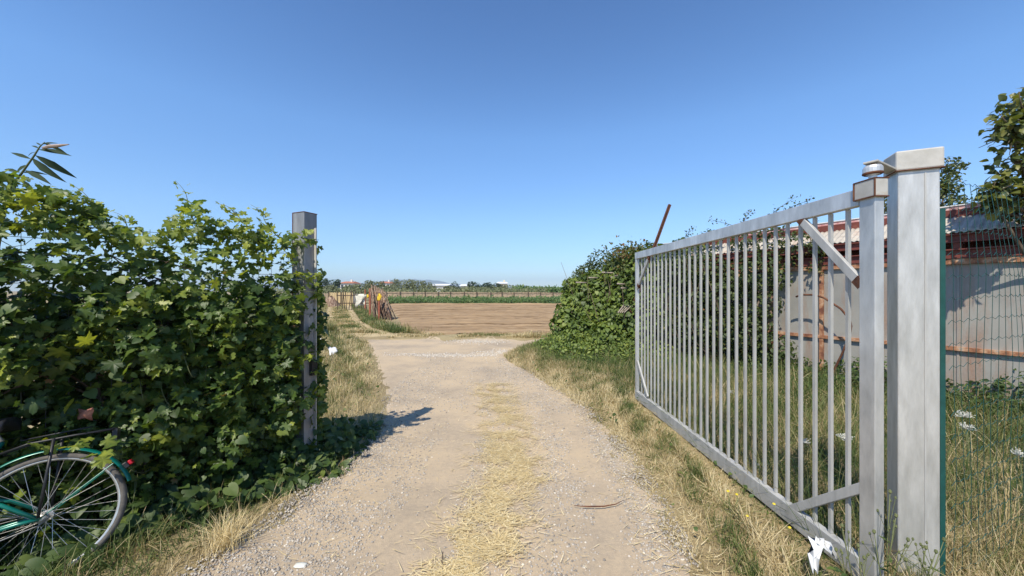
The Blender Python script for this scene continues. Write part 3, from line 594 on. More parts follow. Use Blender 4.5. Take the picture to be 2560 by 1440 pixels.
for s in (-4.1, -2.8, -.42, 1.98, 4.0):
    MB().box(wp(s, .022, 1.06), wa*.03, wn*.02, up*1.05).build('wall_frame', M['rustlight'], shed)
MB().box(wp(-.1, .026, .81), wa*4.2, wn*.024, up*.028).build('wall_rail', M['rustlight'], shed)
MB().box(wp(-.1, .026, 2.075), wa*4.2, wn*.024, up*.04).build('wall_rail', M['rustlight'], shed)
def ibeam(z0, z1, o, name):
    q = MB(); q.box(wp(-.1, o-.03, (z0+z1)/2), wa*4.3, wn*.008, up*(z1-z0)/2-up*.012); q.box(wp(-.1, o-.03, z0), wa*4.3, wn*.05, up*.01); q.box(wp(-.1, o-.03, z1), wa*4.3, wn*.05, up*.01); return q.build(name, M['redbeam'], shed)
ibeam(2.13, 2.25, .045, 'roof_beam'); ibeam(2.36, 2.47, .05, 'roof_beam')
for s in (-3.6, -1.2, 1.2, 3.6): MB().box(wp(s, .02, 2.305), wa*.04, wn*.03, up*.042).build('spacer', M['redbeam'], shed)
sv = np.arange(-4.4, 4.2, .0095)
crr = np.array([[wp(s_, .075-t*.555, 2.50+t*.30+.009*math.sin(6.283*s_/.076)) for s_ in sv] for t in np.linspace(0, 1, 5)])
M['corr'] = mat('weathered_corrugated_sheet', [(.3, (.30, .265, .22)), (.5, (.46, .42, .36)), (.7, (.36, .25, .19))], 4, .85, 0, .1, 40)
MB().slab(crr, (0, 0, -.006)).build('corrugated_roof', M['corr'], shed, True)
q = MB().box(wp(-.1, -.50, 2.845), wa*4.3, wn*.02, up*.03); q.box(wp(-.1, -.53, 2.80), wa*4.3, wn*.012, up*.02); rd = q.build('ridge_board', M['redbeam'], shed)
MB().box(wp(-.1, -.475, 2.905), wa*4.3, wn*.02, up*.045).build('roof_trim', M['pink'], shed)
MB().box(wp(-.1, -.50, 2.962), wa*4.3, wn*.06, up*.008).build('roof_flashing', M['whitetrim'], shed)
MB().box(wp(-.1, -1.9, 2.93), wa*4.25, wn*1.38, up*.012).build('back_roof', M['corr'], shed)
MB().box(wp(-.1, -1.75, 2.5), wa*4.15, wn*1.3, up*.40).build('upper_wall', M['redbeam'], shed)
pp = thing('bent_pipe', 'rusty pipe bent into a hoop in front of the grey shed wall', 'pipe', wp(-.6, .3, 0))
pts = [(1990, 742, .3), (2003, 737, .3), (2035, 737, .3), (2061, 745, .3), (2102, 772, .3), (2124, 798, .3), (2128, 815, .3), (2124, 840, .3), (2105, 885, .3), (2085, 925, .3), (2075, 965, .28)]
def wallpt(u, v, o):
    t = (u-1280)/F; b = W0+wn*o; s = (t*b[1]-b[0])/(wa[0]-t*wa[1]); p = b+wa*s; return P(u, v, p[1])
MB().tube([wallpt(*p) for p in pts], .017, 8).build('pipe', M['rust'], pp, True)
pp2 = thing('bent_pipe', 'short curved rusty pipe half hidden by brambles at the shed', 'pipe', wallpt(1915, 990, .4))
MB().tube([wallpt(*p) for p in [(1955, 838, .3), (1935, 850, .35), (1917, 875, .4), (1914, 900, .4), (1922, 930, .4), (1930, 975, .4)]], .017, 8).build('pipe', M['rust'], pp2, True)

# ------------------------------------------------------------------ brambles on the shed, vine mound
def cloudpts(N, cs):
    """points near the skin of a union of ellipsoids (centre, radii)"""
    P_, N_ = [], []; wts = np.array([c[1][0]*c[1][2]+c[1][1]*c[1][2]+c[1][0]*c[1][1] for c in cs]); wts = wts/wts.sum()
    for (c, r), k in zip(cs, wts):
        m = int(N*k); d = rng.normal(size=(m, 3)); d /= np.linalg.norm(d, axis=1, keepdims=True); rr = 1-np.abs(rng.normal(size=(m, 1)))*.16
        c, r = np.asarray(c), np.asarray(r); P_.append(c+d*r*rr); N_.append(d/r*r.mean())
    return np.concatenate(P_), np.concatenate(N_)
br = thing('bramble_thicket', 'tall dark bramble thicket climbing over the shed behind the gate bars', 'bush', wp(-3, .5, 0))
cs = []
for k in range(95):
    s_ = rng.uniform(-6.8, -1.25); zt_ = 2.35+.5*math.sin(s_*1.3+1)*.4; z_ = rng.uniform(.2, zt_); o = rng.uniform(.1, .75)*(1-.45*z_/3)
    r_ = rng.uniform(.28, .5); cs.append((wp(s_, o, z_), (r_, r_, r_)))
for (s_, o, z_, r_) in ((-1.0, .3, 1.9, .22), (-.9, .2, 2.25, .2), (-1.15, .35, 1.4, .25), (-1.0, .4, .5, .35), (-.7, .2, 2.6, .2), (-1.2, .1, 2.7, .3), (-1.8, 0, 2.75, .3), (-2.6, 0, 2.8, .3), (-.45, .15, 2.45, .13), (-.5, .15, 2.1, .1), (-5.9, .3, 2.5, .45), (-5.2, .2, 2.6, .4), (-4.3, .1, 2.6, .4)): cs.append((wp(s_, o, z_), (r_, r_, r_)))
pos, nor = cloudpts(36000, cs); k = (pos[:, 2] > .02) & (((pos-W0)@wn > .03) | (pos[:, 2] > 2.45)); pos, nor = pos[k], nor[k]
leaves('foliage', OVAL, pos, nor+up*.6, rng.uniform(.05, .10, len(pos)), .48+.24*nz(pos[:, 0]*1.+pos[:, 1], pos[:, 2], .8, 3, 3)+.16*rng.normal(size=len(pos)), M['bramble'], br, .5, .6)
q = MB(); lp_, ln_ = [], []
for k in range(60):
    a = wp(rng.uniform(-6.6, -1), rng.uniform(.2, .9), 0); b = a+np.array([rng.normal()*.4, rng.normal()*.4, rng.uniform(1., 2.5)]); c = (a+b)/2+rng.normal(size=3)*.15; q.tube([a, c, b], [.011, .008, .004], 5)
for (u1, v1, u2, v2, o) in ((1890, 590, 1772, 548, .0), (1905, 560, 1990, 492, -.1), (1935, 545, 2030, 498, -.1), (1850, 570, 1880, 525, 0), (1700, 610, 1735, 570, .1), (1960, 560, 2000, 520, 0), (2020, 640, 2035, 560, .15), (2050, 690, 2055, 630, .1)):
    a, b = wallpt(u1, v1, o), wallpt(u2, v2, o); c = (a+b)/2+up*.05; q.tube([a, c, b], [.006, .005, .002], 5)
    for t in np.linspace(.05, 1, 16):
        for e in range(3): lp_.append(a*(1-t)+b*t+up*.15*t*(1-t)+rng.normal(size=3)*.04); ln_.append(rng.normal(size=3)+up)
q.build('stems', M['bark'], br, True)
leaves('spray_leaves', OVAL, np.array(lp_), np.array(ln_), rng.uniform(.03, .065, len(lp_)), .5+.3*rng.normal(size=len(lp_)), M['bramble'], br, .4, .5)

mo = thing('vine_mound', 'rounded mound of green climbing vine past the far end of the gate', 'bush', (2.6, 11.0, 0))
def mc(u, v, Y, r): return (P(u, v, Y), (r*1.05, r*.9, r))
cs = [mc(1465, 760, 11.2, .72), mc(1475, 720, 11.4, .5), mc(1440, 735, 11.5, .45), mc(1530, 745, 11.0, .8), mc(1520, 705, 11.0, .5), mc(1560, 690, 10.6, .6), mc(1590, 660, 10.4, .55), mc(1600, 720, 10.2, .8), mc(1500, 800, 10.8, .8), mc(1445, 800, 11.2, .55), mc(1580, 790, 10.0, .8), mc(1540, 840, 9.8, .6), mc(1620, 800, 9.6, .9), mc(1640, 700, 9.8, .9), mc(1630, 650, 10, .5), mc(1690, 720, 9.6, 1.0), mc(1720, 670, 9.6, .8), mc(1432, 712, 11.4, .3), mc(1490, 692, 11.2, .26)]
cs += [mc(1425, 790, 11.0, .5), mc(1410, 815, 10.8, .4), mc(1460, 835, 10.2, .5), mc(1520, 850, 9.4, .5)]
pos, nor = cloudpts(19000, cs); k = pos[:, 2] > .02; pos, nor = pos[k], nor[k]
tn = .45+.38*nz(pos[:, 0], pos[:, 2], .8, 3, 4)-.12*np.clip(pos[:, 0]-2.4, 0, 1)+.17*rng.normal(size=len(pos))
leaves('foliage', HEART+OVAL, pos, nor+up*.5, rng.uniform(.06, .12, len(pos)), tn, M['lush'], mo, .8, .5)
q = MB()
for k in range(30):
    a = np.array([rng.uniform(1.9, 4.6), rng.uniform(9.6, 11.8), 0]); b = a+np.array([rng.normal()*.3, rng.normal()*.3, rng.uniform(1., 2.2)]); q.tube([a, (a+b)/2+rng.normal(size=3)*.1, b], [.014, .01, .005], 5)
q.build('stems', M['bark'], mo, True)
dry = np.concatenate([P(1575, 640, 10)+rng.normal(size=(260, 3))*np.array([.3, .25, .25]), P(1562, 625, 10)+rng.normal(size=(120, 3))*np.array([.25, .2, .12])])
leaves('browned_leaves', OVAL, dry, np.repeat(up[None], len(dry), 0), rng.uniform(.06, .1, len(dry)), .85+.14*rng.normal(size=len(dry)), M['bramble'], mo, .6, .8)
for i, (u1, v1, u2, v2, Y) in enumerate(((1440, 706, 1466, 707, 10.6), (1472, 694, 1494, 695, 10.5), (1505, 681, 1545, 683, 10.2), (1527, 694, 1560, 684, 10.1), (1543, 709, 1565, 711, 9.6), (1553, 720, 1565, 721, 9.5))):
    tag(MB().tube([P(u1, v1, Y), P(u2, v2, Y+.1)], .022, 7).build('wooden_stake', M['wood'], None, True, origin=P(u1, v1, Y)), ['pale wooden stake poking from the left end of the vine mound', 'short pale stake lying on top of the vine mound', 'long grey stake lying across the top of the vine mound', 'slanting grey stake below the long one on the vine mound', 'small stake on the vine mound beside the gate end', 'lowest small stake end on the vine mound beside the gate'][i], 'stake', 'wooden stakes on the vine mound')
for i in range(4):
    tag(MB().tube([P(1545+5*i, 782, 9.2), P(1560+6*i, 762+1*i, 9.25)], .016, 6).build('wooden_plank', M['wood'], None, origin=P(1545+5*i, 782, 9.2)), 'grey split stick in a small bundle low on the vine mound', 'stick', 'sticks bundled on the vine mound')
a, b = P(1625, 640, 9.3), P(1672, 511, 9.3); d = nrm(b-a)
q = MB(); q.beam(a-d*1.6, b, .075, .012, (1, 0, .2)); q.beam(a-d*1.6+np.array([.03, 0, 0]), b+np.array([.03, 0, 0]), .012, .075, (1, 0, .2))
tag(q.build('rusty_pole', M['rust'], None, origin=a-d*1.6), 'rusty angle iron pole leaning out of the vine mound', 'pole')

# ------------------------------------------------------------------ trees behind the shed
def limbs(q, base, tips, r0):
    base = np.asarray(base, float)
    for t in tips:
        t = np.asarray(t, float); m1 = base*.6+t*.4+np.array([0, 0, .12])+rng.normal(size=3)*.06; q.tube([base, m1, t], [r0, r0*.6, r0*.2], 6)
ft = thing('fruit_tree', 'leafy fruit tree hanging over the green fence at the picture edge', 'tree', (7.05, 4.75, 0))
q = MB().tube([(7.05, 4.75, 0), (7.0, 4.72, .9), (7.08, 4.7, 1.7)], [.09, .075, .06], 9)
cl = []
for (u, v, Y, r, m_) in ((2545, 270, 4.7, .22, 100), (2535, 330, 4.6, .25, 140), (2560, 300, 4.6, .3, 160), (2550, 400, 4.6, .26, 130), (2500, 470, 4.6, .17, 90), (2470, 490, 4.6, .13, 60), (2535, 480, 4.6, .25, 140), (2475, 515, 4.7, .1, 40), (2530, 530, 4.9, .15, 60), (2640, 300, 4.6, .6, 150), (2660, 440, 4.6, .55, 90), (2620, 210, 4.8, .3, 60), (2760, 400, 4.7, .6, 100)):
    c = P(u, v, Y); dd_ = rng.normal(size=(int(m_*.85), 3)); dd_ /= np.linalg.norm(dd_, axis=1, keepdims=True); cl.append(c+dd_*r*rng.uniform(.1, 1, (len(dd_), 1))**.6)
    for e in range(9): t_ = c+rng.normal(size=3)*r*.5; q.tube([c+np.array([.12, 0, -.1])*r*4, (c+t_)/2, t_], [.010, .007, .003], 5)
    q.tube([(7.0, 4.72, max(1.6, c[2]-.9)), (c+np.array([7.0, 4.72, c[2]-.35]))/2, c], [.03, .022, .01], 5)
limbs(q, (7.05, 4.71, 1.6), [P(u, v, Y) for (u, v, Y) in ((2545, 260, 4.7), (2530, 340, 4.6), (2550, 410, 4.6), (2475, 490, 4.6), (2520, 520, 4.8), (2650, 250, 4.7), (2700, 400, 4.6))], .04)
q.build('trunk', M['bark'], ft, True)
pos = np.concatenate(cl); leaves('crown', OVAL, pos, np.repeat(np.array([[-.2, -.3, .8]]), len(pos), 0), rng.uniform(.075, .125, len(pos)), .5+.28*rng.normal(size=len(pos)), M['tree'], ft, .9, .6)
st_ = thing('small_tree', 'small fine leaved tree rising above the shed roof behind the gate post', 'tree', (9.15, 8.2, 0))
q = MB().tube([(9.15, 8.2, 0), (9.2, 8.2, 1.8), (9.25, 8.2, 3.2)], [.08, .06, .04], 8); cl = []
for (u, v, r, m_) in ((2375, 420, .22, 260), (2365, 460, .24, 300), (2370, 505, .3, 320), (2410, 412, .07, 30), (2330, 470, .4, 350), (2420, 520, .3, 260), (2290, 510, .4, 300), (2205, 465, .12, 60), (2212, 515, .2, 120), (2250, 490, .3, 200), (2450, 535, .25, 150)):
    c = P(u, v, 8.2); dd_ = rng.normal(size=(m_, 3)); dd_ /= np.linalg.norm(dd_, axis=1, keepdims=True); cl.append(c+dd_*r*1.15*rng.uniform(.1, 1, (m_, 1))**.6)
    for e in range(5): q.tube([c-up*r, c+rng.normal(size=3)*r*.5], [.008, .003], 5)
limbs(q, (9.22, 8.2, 2.8), [P(u, v, 8.2) for (u, v) in ((2375, 415), (2365, 470), (2410, 412), (2210, 480), (2420, 520), (2290, 480))], .03); q.build('trunk', M['bark'], st_, True)
pos = np.concatenate(cl); leaves('crown', OVAL, pos, np.repeat(np.array([[-.2, -.3, .8]]), len(pos), 0), rng.uniform(.05, .085, len(pos)), .3+.2*rng.normal(size=len(pos)), M['tree'], st_, .6, .8)

# ------------------------------------------------------------------ grass, weeds, straw and gravel
def field_pts(n, x0, x1, y0, y1):
    return rng.uniform(x0, x1, n), rng.uniform(y0, y1, n)
def hedge_side(x, y): return (np.stack([x, y, 0*x], 1)-h0)@hn         # > 0 on the track side of the hedge
def grass(name, label, x, y, ln, dryness, lean=.35, wd=.0045, mm='grass', cat='grass'):
    N = len(x); pos = np.stack([x, y, gz(x, y)-.01], 1); dist = np.hypot(x, y)
    Rm = rotz_frames(N, lean, wd*(.7+.6*rng.uniform(size=N))*np.clip(dist/4, 1, 6), ln)
    o = inst(name, BLADE, rng.integers(0, 4, N), Rm, pos, np.clip(1-dryness, 0, 1), M[mm], None, True)
    return tag(o, label, cat, kind='stuff')
def cut(k, *a): return [q_[k] for q_ in a]
# left of the track, in front of the hedge
x, y = field_pts(60000, -4.2, -.9, .9, 3.7); k = (~inroad(x, y, -.05)) & (hedge_side(x, y) > -.05) & (nz(x, y, .35, 3, 3) > -.75); x, y = cut(k, x, y)
dr = roadL(y)-x; dd = np.clip(.84-1.15*dr+.5*nz(x, y, .6, 5, 4)+.2*rng.normal(size=len(x)), 0, 1)
k = rng.uniform(size=len(x)) < np.where(y > 3.0, .55, .8)*np.clip(.25+dr*1.5, .1, 1)
x, y, dd, dr = cut(k, x, y, dd, dr); ln = rng.uniform(.03, .2, len(x))*(.5+.5*np.clip(dr*2, 0, 1))*(1+.5*nz(x, y, .4, 8, 3))
grass('verge_grass', 'mixed green and straw coloured grass round the bicycle wheel', x, y, ln, dd, .65, .006)
# left verge past the post
x, y = field_pts(100000, -9, -.8, 3.2, 14.5); k = (~inroad(x, y, -.03)) & ~((hedge_side(x, y) < -.3) & (y < 3.4)) & (x > -1.1*y+.5); x, y = cut(k, x, y)
k = (y < 12) | (x < np.interp(y, pl[:, 0], pl[:, 1])+.3) | (rng.uniform(size=len(x)) < .15); x, y = cut(k, x, y)
dr = np.clip(roadL(y)-x, 0, 9); dd = np.clip(.78-.25*dr+.75*nz(x, y, .8, 6, 4)+.2*rng.normal(size=len(x))-.5*(y < 4.3), 0, 1)
k = rng.uniform(size=len(x)) < np.clip(.15+dr*2, 0, 1); x, y, dd, dr = cut(k, x, y, dd, dr)
grass('dry_grass', 'tall dry and green grass between the track and the left post', x, y, rng.uniform(.04, .23, len(x))*(.5+.5*np.clip(dr*2, 0, 1))*(1+.5*nz(x, y, .5, 3, 3)), dd, .45)
# right verge in front of the gate
x, y = field_pts(90000, .6, 2.1, .8, 7); gx = A0[0]+(y-2.03)*gd[0]; k = (~inroad(x, y, -.04)) & ((x < gx+.1) | (y > 5.4)); x, y = cut(k, x, y)
dr = np.clip(x-roadR(y), 0, 9); dd = np.clip(.86-.42*dr+.75*nz(x, y, .55, 2, 4)+.2*rng.normal(size=len(x)), 0, 1)
k = rng.uniform(size=len(x)) < np.clip(.2+dr*1.6, 0, 1); x, y, dd, dr = cut(k, x, y, dd, dr); gxx = np.where(y < 5.6, A0[0]+(y-2.03)*gd[0], 9.)
grass('straw_grass', 'short straw coloured grass along the verge below the gate', x, y, rng.uniform(.02, .15, len(x))*(.5+.5*np.clip(dr*2, 0, 1))*(1+.6*nz(x, y, .35, 9, 3))*np.clip((gxx-x)/.25, .35, 1), dd, .85, .006)
# behind the gate up to the shed
x, y = field_pts(110000, 1.9, 8, 1.4, 10); gx = A0[0]+(y-2.03)*gd[0]; wd_ = (np.stack([x, y, 0*x], 1)-W0)@wn
k = (x > gx-.05) & (wd_ > .02) & (rng.uniform(size=len(x)) < np.clip(7/(x*x+y*y)**.5/2.2, .35, 1)); x, y = cut(k, x, y)
front = (np.stack([x, y, 0*x], 1)-f0)@fnv; right = x > c0[0]
dd = np.clip(.25+.5*nz(x, y, 1.1, 4, 3)+.2*rng.normal(size=len(x))+.36*(right & (y < 2.5)), 0, 1)
grass('meadow_grass', 'tall green meadow grass behind the gate and around the right post', x, y, rng.uniform(.12, .44, len(x))*np.where(y < 2.2, .6, 1)*(1+.4*nz(x, y, .5, 6, 3)), dd, .6)
# right foreground
x, y = field_pts(36000, 1.2, 3.8, .7, 2.3); k = (~inroad(x, y, 0)) & (x > 1.3) & ((x > A0[0]) | (y < 1.9)); x, y = cut(k, x, y)
dd = np.clip(.62+.4*nz(x, y, .6, 7, 3)+.2*rng.normal(size=len(x)), 0, 1)
grass('foreground_grass', 'tangled dry and green grass at the foot of the right post', x, y, rng.uniform(.04, .2, len(x)), dd, .6)
# skirt of the vine mound
x, y = field_pts(90000, -.4, 4.2, 5.2, 13); k = (~inroad(x, y, -.03)); x, y = cut(k, x, y)
md = np.hypot((x-3.2)/2.3, (y-10.3)/3.0); dd = np.clip((md-.85)*1.3+.35*nz(x, y, 1.0, 3, 4)+.18*rng.normal(size=len(x)), 0, 1)
grass('skirt_grass', 'grass turning from straw to lush green towards the vine mound', x, y, rng.uniform(.08, .26, len(x))*np.clip(1.7-md*.75, .55, 1.5), dd, .38)
# weeds heaped against the mound
N = 15000; x = rng.uniform(.2, 4.4, N); y = rng.uniform(7.2, 12.6, N); md = np.hypot((x-2.9)/2.25, (y-10.4)/2.6); k = (md < 1.1) & ~inroad(x, y, .1); x, y, md = cut(k, x, y, md)
zz_ = rng.uniform(.1, 1, len(x))*np.clip(1.15-1.0*md, .08, .8)*(1+.3*nz(x, y, .8, 3, 3))
tag(leaves('lush_weeds', LANCE+OVAL, np.stack([x, y, zz_], 1), np.repeat(np.array([[-.2, -.4, 1.]]), len(x), 0), rng.uniform(.05, .11, len(x)), .55+.25*rng.normal(size=len(x)), M['lush'], None, .2, .6, origin=(2.5, 9, 0)), 'bright green weeds heaped at the foot of the vine mound', 'weeds', kind='stuff')
# weeds under the shed wall and behind the post
N = 7000; s_ = rng.uniform(-1.6, 4, N); o = np.abs(rng.normal(size=N))*.5+.03; z_ = rng.uniform(0, 1, N)**1.4*np.clip(.55-.35*o+.15*np.sin(s_*4), .1, .6)
pos = W0+wa*s_[:, None]+wn*o[:, None]+up*z_[:, None]
tag(leaves('wall_weeds', LANCE+OVAL, pos, np.repeat((wn*.4+up)[None], N, 0), rng.uniform(.04, .09, N), .35+.25*rng.normal(size=N), M['ivy'], None, .4, .6, origin=wp(1, .4, 0)), 'dark green weeds growing along the foot of the shed wall', 'weeds', kind='stuff')
# shaded weeds round the left post
N = 2200; x = rng.uniform(-2.3, -.95, N); y = rng.uniform(3.0, 4.6, N); k = (x < roadL(y)-.05) & (hedge_side(x, y) > -.4) & (nz(x, y, .5, 1, 3) > -.3); x, y = cut(k, x, y)
tag(leaves('post_weeds', HEART+LANCE, np.stack([x, y, rng.uniform(.02, .22, len(x))*np.clip((roadL(y)-x)*2.5, .15, 1)], 1), np.repeat(np.array([[.1, -.4, 1.]]), len(x), 0), rng.uniform(.035, .085, len(x)), .5+.22*rng.normal(size=len(x)), M['ivy'], None, .5, .5, origin=(-1.7, 3.7, 0)), 'leafy weeds in the shade round the left gate post', 'weeds', kind='stuff')
N = 5200; x = rng.uniform(-4.5, 2.0, N); y = rng.uniform(1.2, 9, N); k = ~inroad(x, y, .1) & (nz(x, y, .6, 5, 3) > .12) & ~((x > 1.9) & (y < 5.5)) & ((hedge_side(x, y) > .1) | (y > 3.6)) & (x > -1.05*y+.3); x, y = cut(k, x, y)
tag(leaves('verge_weeds', LANCE+OVAL+HEART, np.stack([x, y, rng.uniform(.02, .14, len(x))], 1), np.repeat(np.array([[0, -.3, 1.]]), len(x), 0), rng.uniform(.018, .042, len(x)), .68+.25*rng.normal(size=len(x)), M['ivy'], None, .3, .7, origin=(0, 4, 0)), 'small broad leaved weeds scattered through the verge grass', 'weeds', kind='stuff')
# strip between the track's end and the field, and along the path
x, y = field_pts(30000, -5, 9, 11.6, 15); k = ~((x > fieldL(y)+.2) & (y > 13.9)); x, y = cut(k, x, y)
cov = nz(x, y, 2.0, 2, 3)+.5*np.exp(-((y-13.4)/.5)**2)*(x > -2)-1.6*((y < YEND) & (x > roadL(y)) & (x < roadR(y))); k = cov > .05; x, y = cut(k, x, y)
grass('field_edge_grass', 'patchy grass strip along the near edge of the ploughed field', x, y, rng.uniform(.05, .2, len(x))*np.where(x > .5, 1.2, .7), np.clip(.75-.55*nz(x*.6, y, 1.8, 5, 2)*(x > -2)+.15*rng.normal(size=len(x)), 0, 1), .4, .006)
y = 14+ (rng.uniform(size=60000)**1.6)*50; e = rng.choice([0, 1, 2], 60000, p=[.55, .13, .32]); Lx, Rx = np.interp(y, pl[:, 0], pl[:, 1]), np.interp(y, pl[:, 0], pl[:, 2])
x = np.where(e == 0, Lx-np.abs(rng.normal(size=60000))*1.3, np.where(e == 1, Rx+np.abs(rng.normal(size=60000))*.55, (Lx+Rx)/2+rng.normal(size=60000)*.30))
grass('path_grass', 'weedy grass fringing the narrow path beside the field', x, y, rng.uniform(.08, .34, len(x))*np.where(e == 2, .5, 1)*(1+(e == 0)*.6), np.clip(.55+.4*nz(x, y, 3., 4, 3)+.15*rng.normal(size=len(x))-.25*(e == 1), 0, 1), .3, .006)
# green crop strip behind the ploughed earth
N = 26000; x = rng.uniform(-17, 45, N); y = rng.uniform(45.2, 50.5, N); k = x > -17-(y-50)*-.35; x, y = cut(k, x, y); hgt = np.where(x < 8, .75, .75-.02*(x-8)).clip(.4, 1)
tag(leaves('crop_strip', LANCE, np.stack([x, y, rng.uniform(.05, 1, len(x))*hgt*(1+.2*nz(x, y, 3, 3, 2))*(.75+.08*(y-45))], 1), np.repeat(np.array([[-.1, -.5, .9]]), len(x), 0), rng.uniform(.16, .34, len(x)), .5+.25*nz(x, y, 4, 2, 3)+.15*rng.normal(size=len(x)), M['crop'], None, -.6, .6, origin=(5, 47, 0)), 'green crop strip growing behind the ploughed earth', 'crop', kind='stuff')
# straw lying on the track
def strawx(y): return np.interp(y, [1.9, 2.2, 2.7, 3.3, 4, 5, 6.2], [-.32, -.25, -.12, -.02, -.02, -.15, -.3])
N = 26000; y = 1.6+rng.uniform(size=N)**1.25*5; x = strawx(y)+rng.normal(size=N)*np.where(y > 3.2, .17, .15)+.06*nz(y, y*0, .7, 3, 3); k = (nz(x, y, .38, 4, 3)+.6*nz(x, y, 1.2, 6, 2) > -.12+.25*rng.normal(size=N)); x, y = cut(k, x, y)
x2, y2 = field_pts(3000, .3, 1.9, 1.4, 6.5); k = np.abs(x2-roadR(y2)) < .22; x = np.concatenate([x, x2[k]]); y = np.concatenate([y, y2[k]])
x2, y2 = field_pts(2500, -1.6, 1.4, 1.5, 6); k = inroad(x2, y2) & (rng.uniform(size=2500) < .25); x = np.concatenate([x, x2[k]]); y = np.concatenate([y, y2[k]])
x2, y2 = field_pts(5000, -1.5, -.2, 4, 11); k = np.abs(x2-roadL(y2)-.03) < .12; x = np.concatenate([x, x2[k]]); y = np.concatenate([y, y2[k]])
N = len(x); ln = rng.uniform(.03, .12, N); a = rng.normal(size=N)*.7+rng.choice([0, 3.14], N); dz = rng.uniform(-.02, .14, N)
dx = np.stack([np.cos(a), np.sin(a), dz], 1); dx /= np.linalg.norm(dx, axis=1, keepdims=True); yv = np.stack([-np.sin(a), np.cos(a), 0*a], 1); zv = np.cross(dx, yv)
Rm = np.stack([zv*ln[:, None]*.25, yv*.0048*rng.uniform(.6, 1.2, N)[:, None], dx*ln[:, None]], 2)
tag(inst('straw', BLADE[:3], rng.integers(0, 3, N), Rm, np.stack([x, y, gz(x, y)+.012+rng.uniform(0, .012, N)], 1), rng.uniform(.1, 1, N), M['strawblade'], None), 'loose yellow straw lying along the middle of the track', 'straw', kind='stuff')
# gravel
def gravel(N, x0, x1, y0, y1, s0, s1, fn):
    x, y = field_pts(N, x0, x1, y0, y1); k = inroad(x, y, .12) & (rng.uniform(size=N) < fn(x, y)); x, y = cut(k, x, y); return x, y, s0+(s1-s0)*rng.uniform(size=len(x))**3
def gden(x, y):
    c = .22+.6*np.clip(nz(x, y, .9, 9, 3), -.3, 1); e = np.minimum(roadR(y)-x, x-roadL(y)); mid = strawx(y)
    c = c+.9*np.exp(-((e-.10)/.22)**2)+.28*np.exp(-((x-mid-.42)/.2)**2)+.55*np.exp(-((x+1.2)/.45)**2)*(y < 2.9)+.35*((y > 5) & (y < 8))
    c = c-.5*np.exp(-((x-mid+.62)/.22)**2)-.3*np.exp(-((x-mid-.85)/.2)**2); return np.clip(c, .015, 1)
a = gravel(90000, -2.2, 2.0, 1.5, 4.2, .003, .0115, gden); b = gravel(26000, -2, 2.0, 4.2, 9, .005, .015, gden)
xw = np.concatenate([rng.normal(size=900)*.8-1.9, rng.normal(size=900)*.5-.1, rng.normal(size=700)*.5-1.1]); yw = np.concatenate([9.55+rng.normal(size=900)*.14, 9.8+rng.normal(size=900)*.3, 12.0+rng.normal(size=700)*.25]); k = inroad(xw, yw, -.2); xw, yw = cut(k, xw, yw)
x = np.concatenate([a[0], b[0], xw]); y = np.concatenate([a[1], b[1], yw]); sz = np.concatenate([a[2], b[2], rng.uniform(.008, .026, len(xw))]); tn = np.concatenate([np.clip(.50+.24*rng.normal(size=len(a[0])+len(b[0])), 0, .98), rng.uniform(.62, 1, len(xw))])
N = len(x); aa_ = rng.uniform(0, 6.28, N); Rm = np.zeros((N, 3, 3)); Rm[:, 0, 0] = np.cos(aa_)*sz; Rm[:, 0, 1] = -np.sin(aa_)*sz*rng.uniform(.6, 1, N); Rm[:, 1, 0] = np.sin(aa_)*sz; Rm[:, 1, 1] = np.cos(aa_)*sz*rng.uniform(.6, 1, N); Rm[:, 2, 2] = sz
tag(inst('gravel', STONE, rng.integers(0, 5, N), Rm, np.stack([x, y, gz(x, y)+.006+.012*nz(x, y, 1.1, 8, 3)+sz*.15], 1), tn, M['stones'], None, False), 'loose grey gravel scattered over the dirt track', 'gravel', kind='stuff')

# ------------------------------------------------------------------ single plants and litter
def umbel(u, v, Y, r, label):
    t = P(u, v, Y); b = np.array([t[0]+.04, t[1]+.03, gz(t[0], t[1])]); o = thing('wild_carrot', label, 'flower', b, 'white wild carrot flowers in the grass')
    MB().tube([b, (b+t)/2+np.array([.02, 0, 0]), t-up*.03], .0028, 5).build('stem', M['stem'], o, True)
    m_ = 70; q = MB(); r = r*.8; rr = r*np.sqrt(rng.uniform(size=m_)); an = rng.uniform(0, 6.28, m_)
    for a, e in zip(rr, an):
        c = t+np.array([a*math.cos(e), a*math.sin(e), -.25*a*a/r+.01*rng.normal()]); q.lathe(c, [(r*.03, 0), (r*.075, .002), (r*.05, .004)], 6)
        q.tube([t-up*.03, c], .0008, 3, False)
    q.build('flower_head', M['flowerwhite'], o)
for (u, v, Y, r, l) in ((2112, 1090, 3.45, .085, 'large flat white flower head right beside the hinge stile of the gate'), (2010, 1100, 3.4, .06, 'white wild carrot flower between the gate bars, behind the lower brace'), (1890, 1160, 3.2, .03, 'small low white flower head behind the gate bars'), (1826, 978, 5.2, .05, 'white wild carrot flower far back behind the middle gate bars'), (2412, 1034, 3.0, .075, 'white flower head just right of the green fence post'), (2418, 1064, 2.9, .06, 'cream flower head below the white one by the green fence post'), (2550, 1130, 2.5, .06, 'white flower head at the right edge behind the green fence'), (2256, 1083, 3.0, .04, 'white flower seen in the gap between gate and right post')): umbel(u, v, Y, r, l)
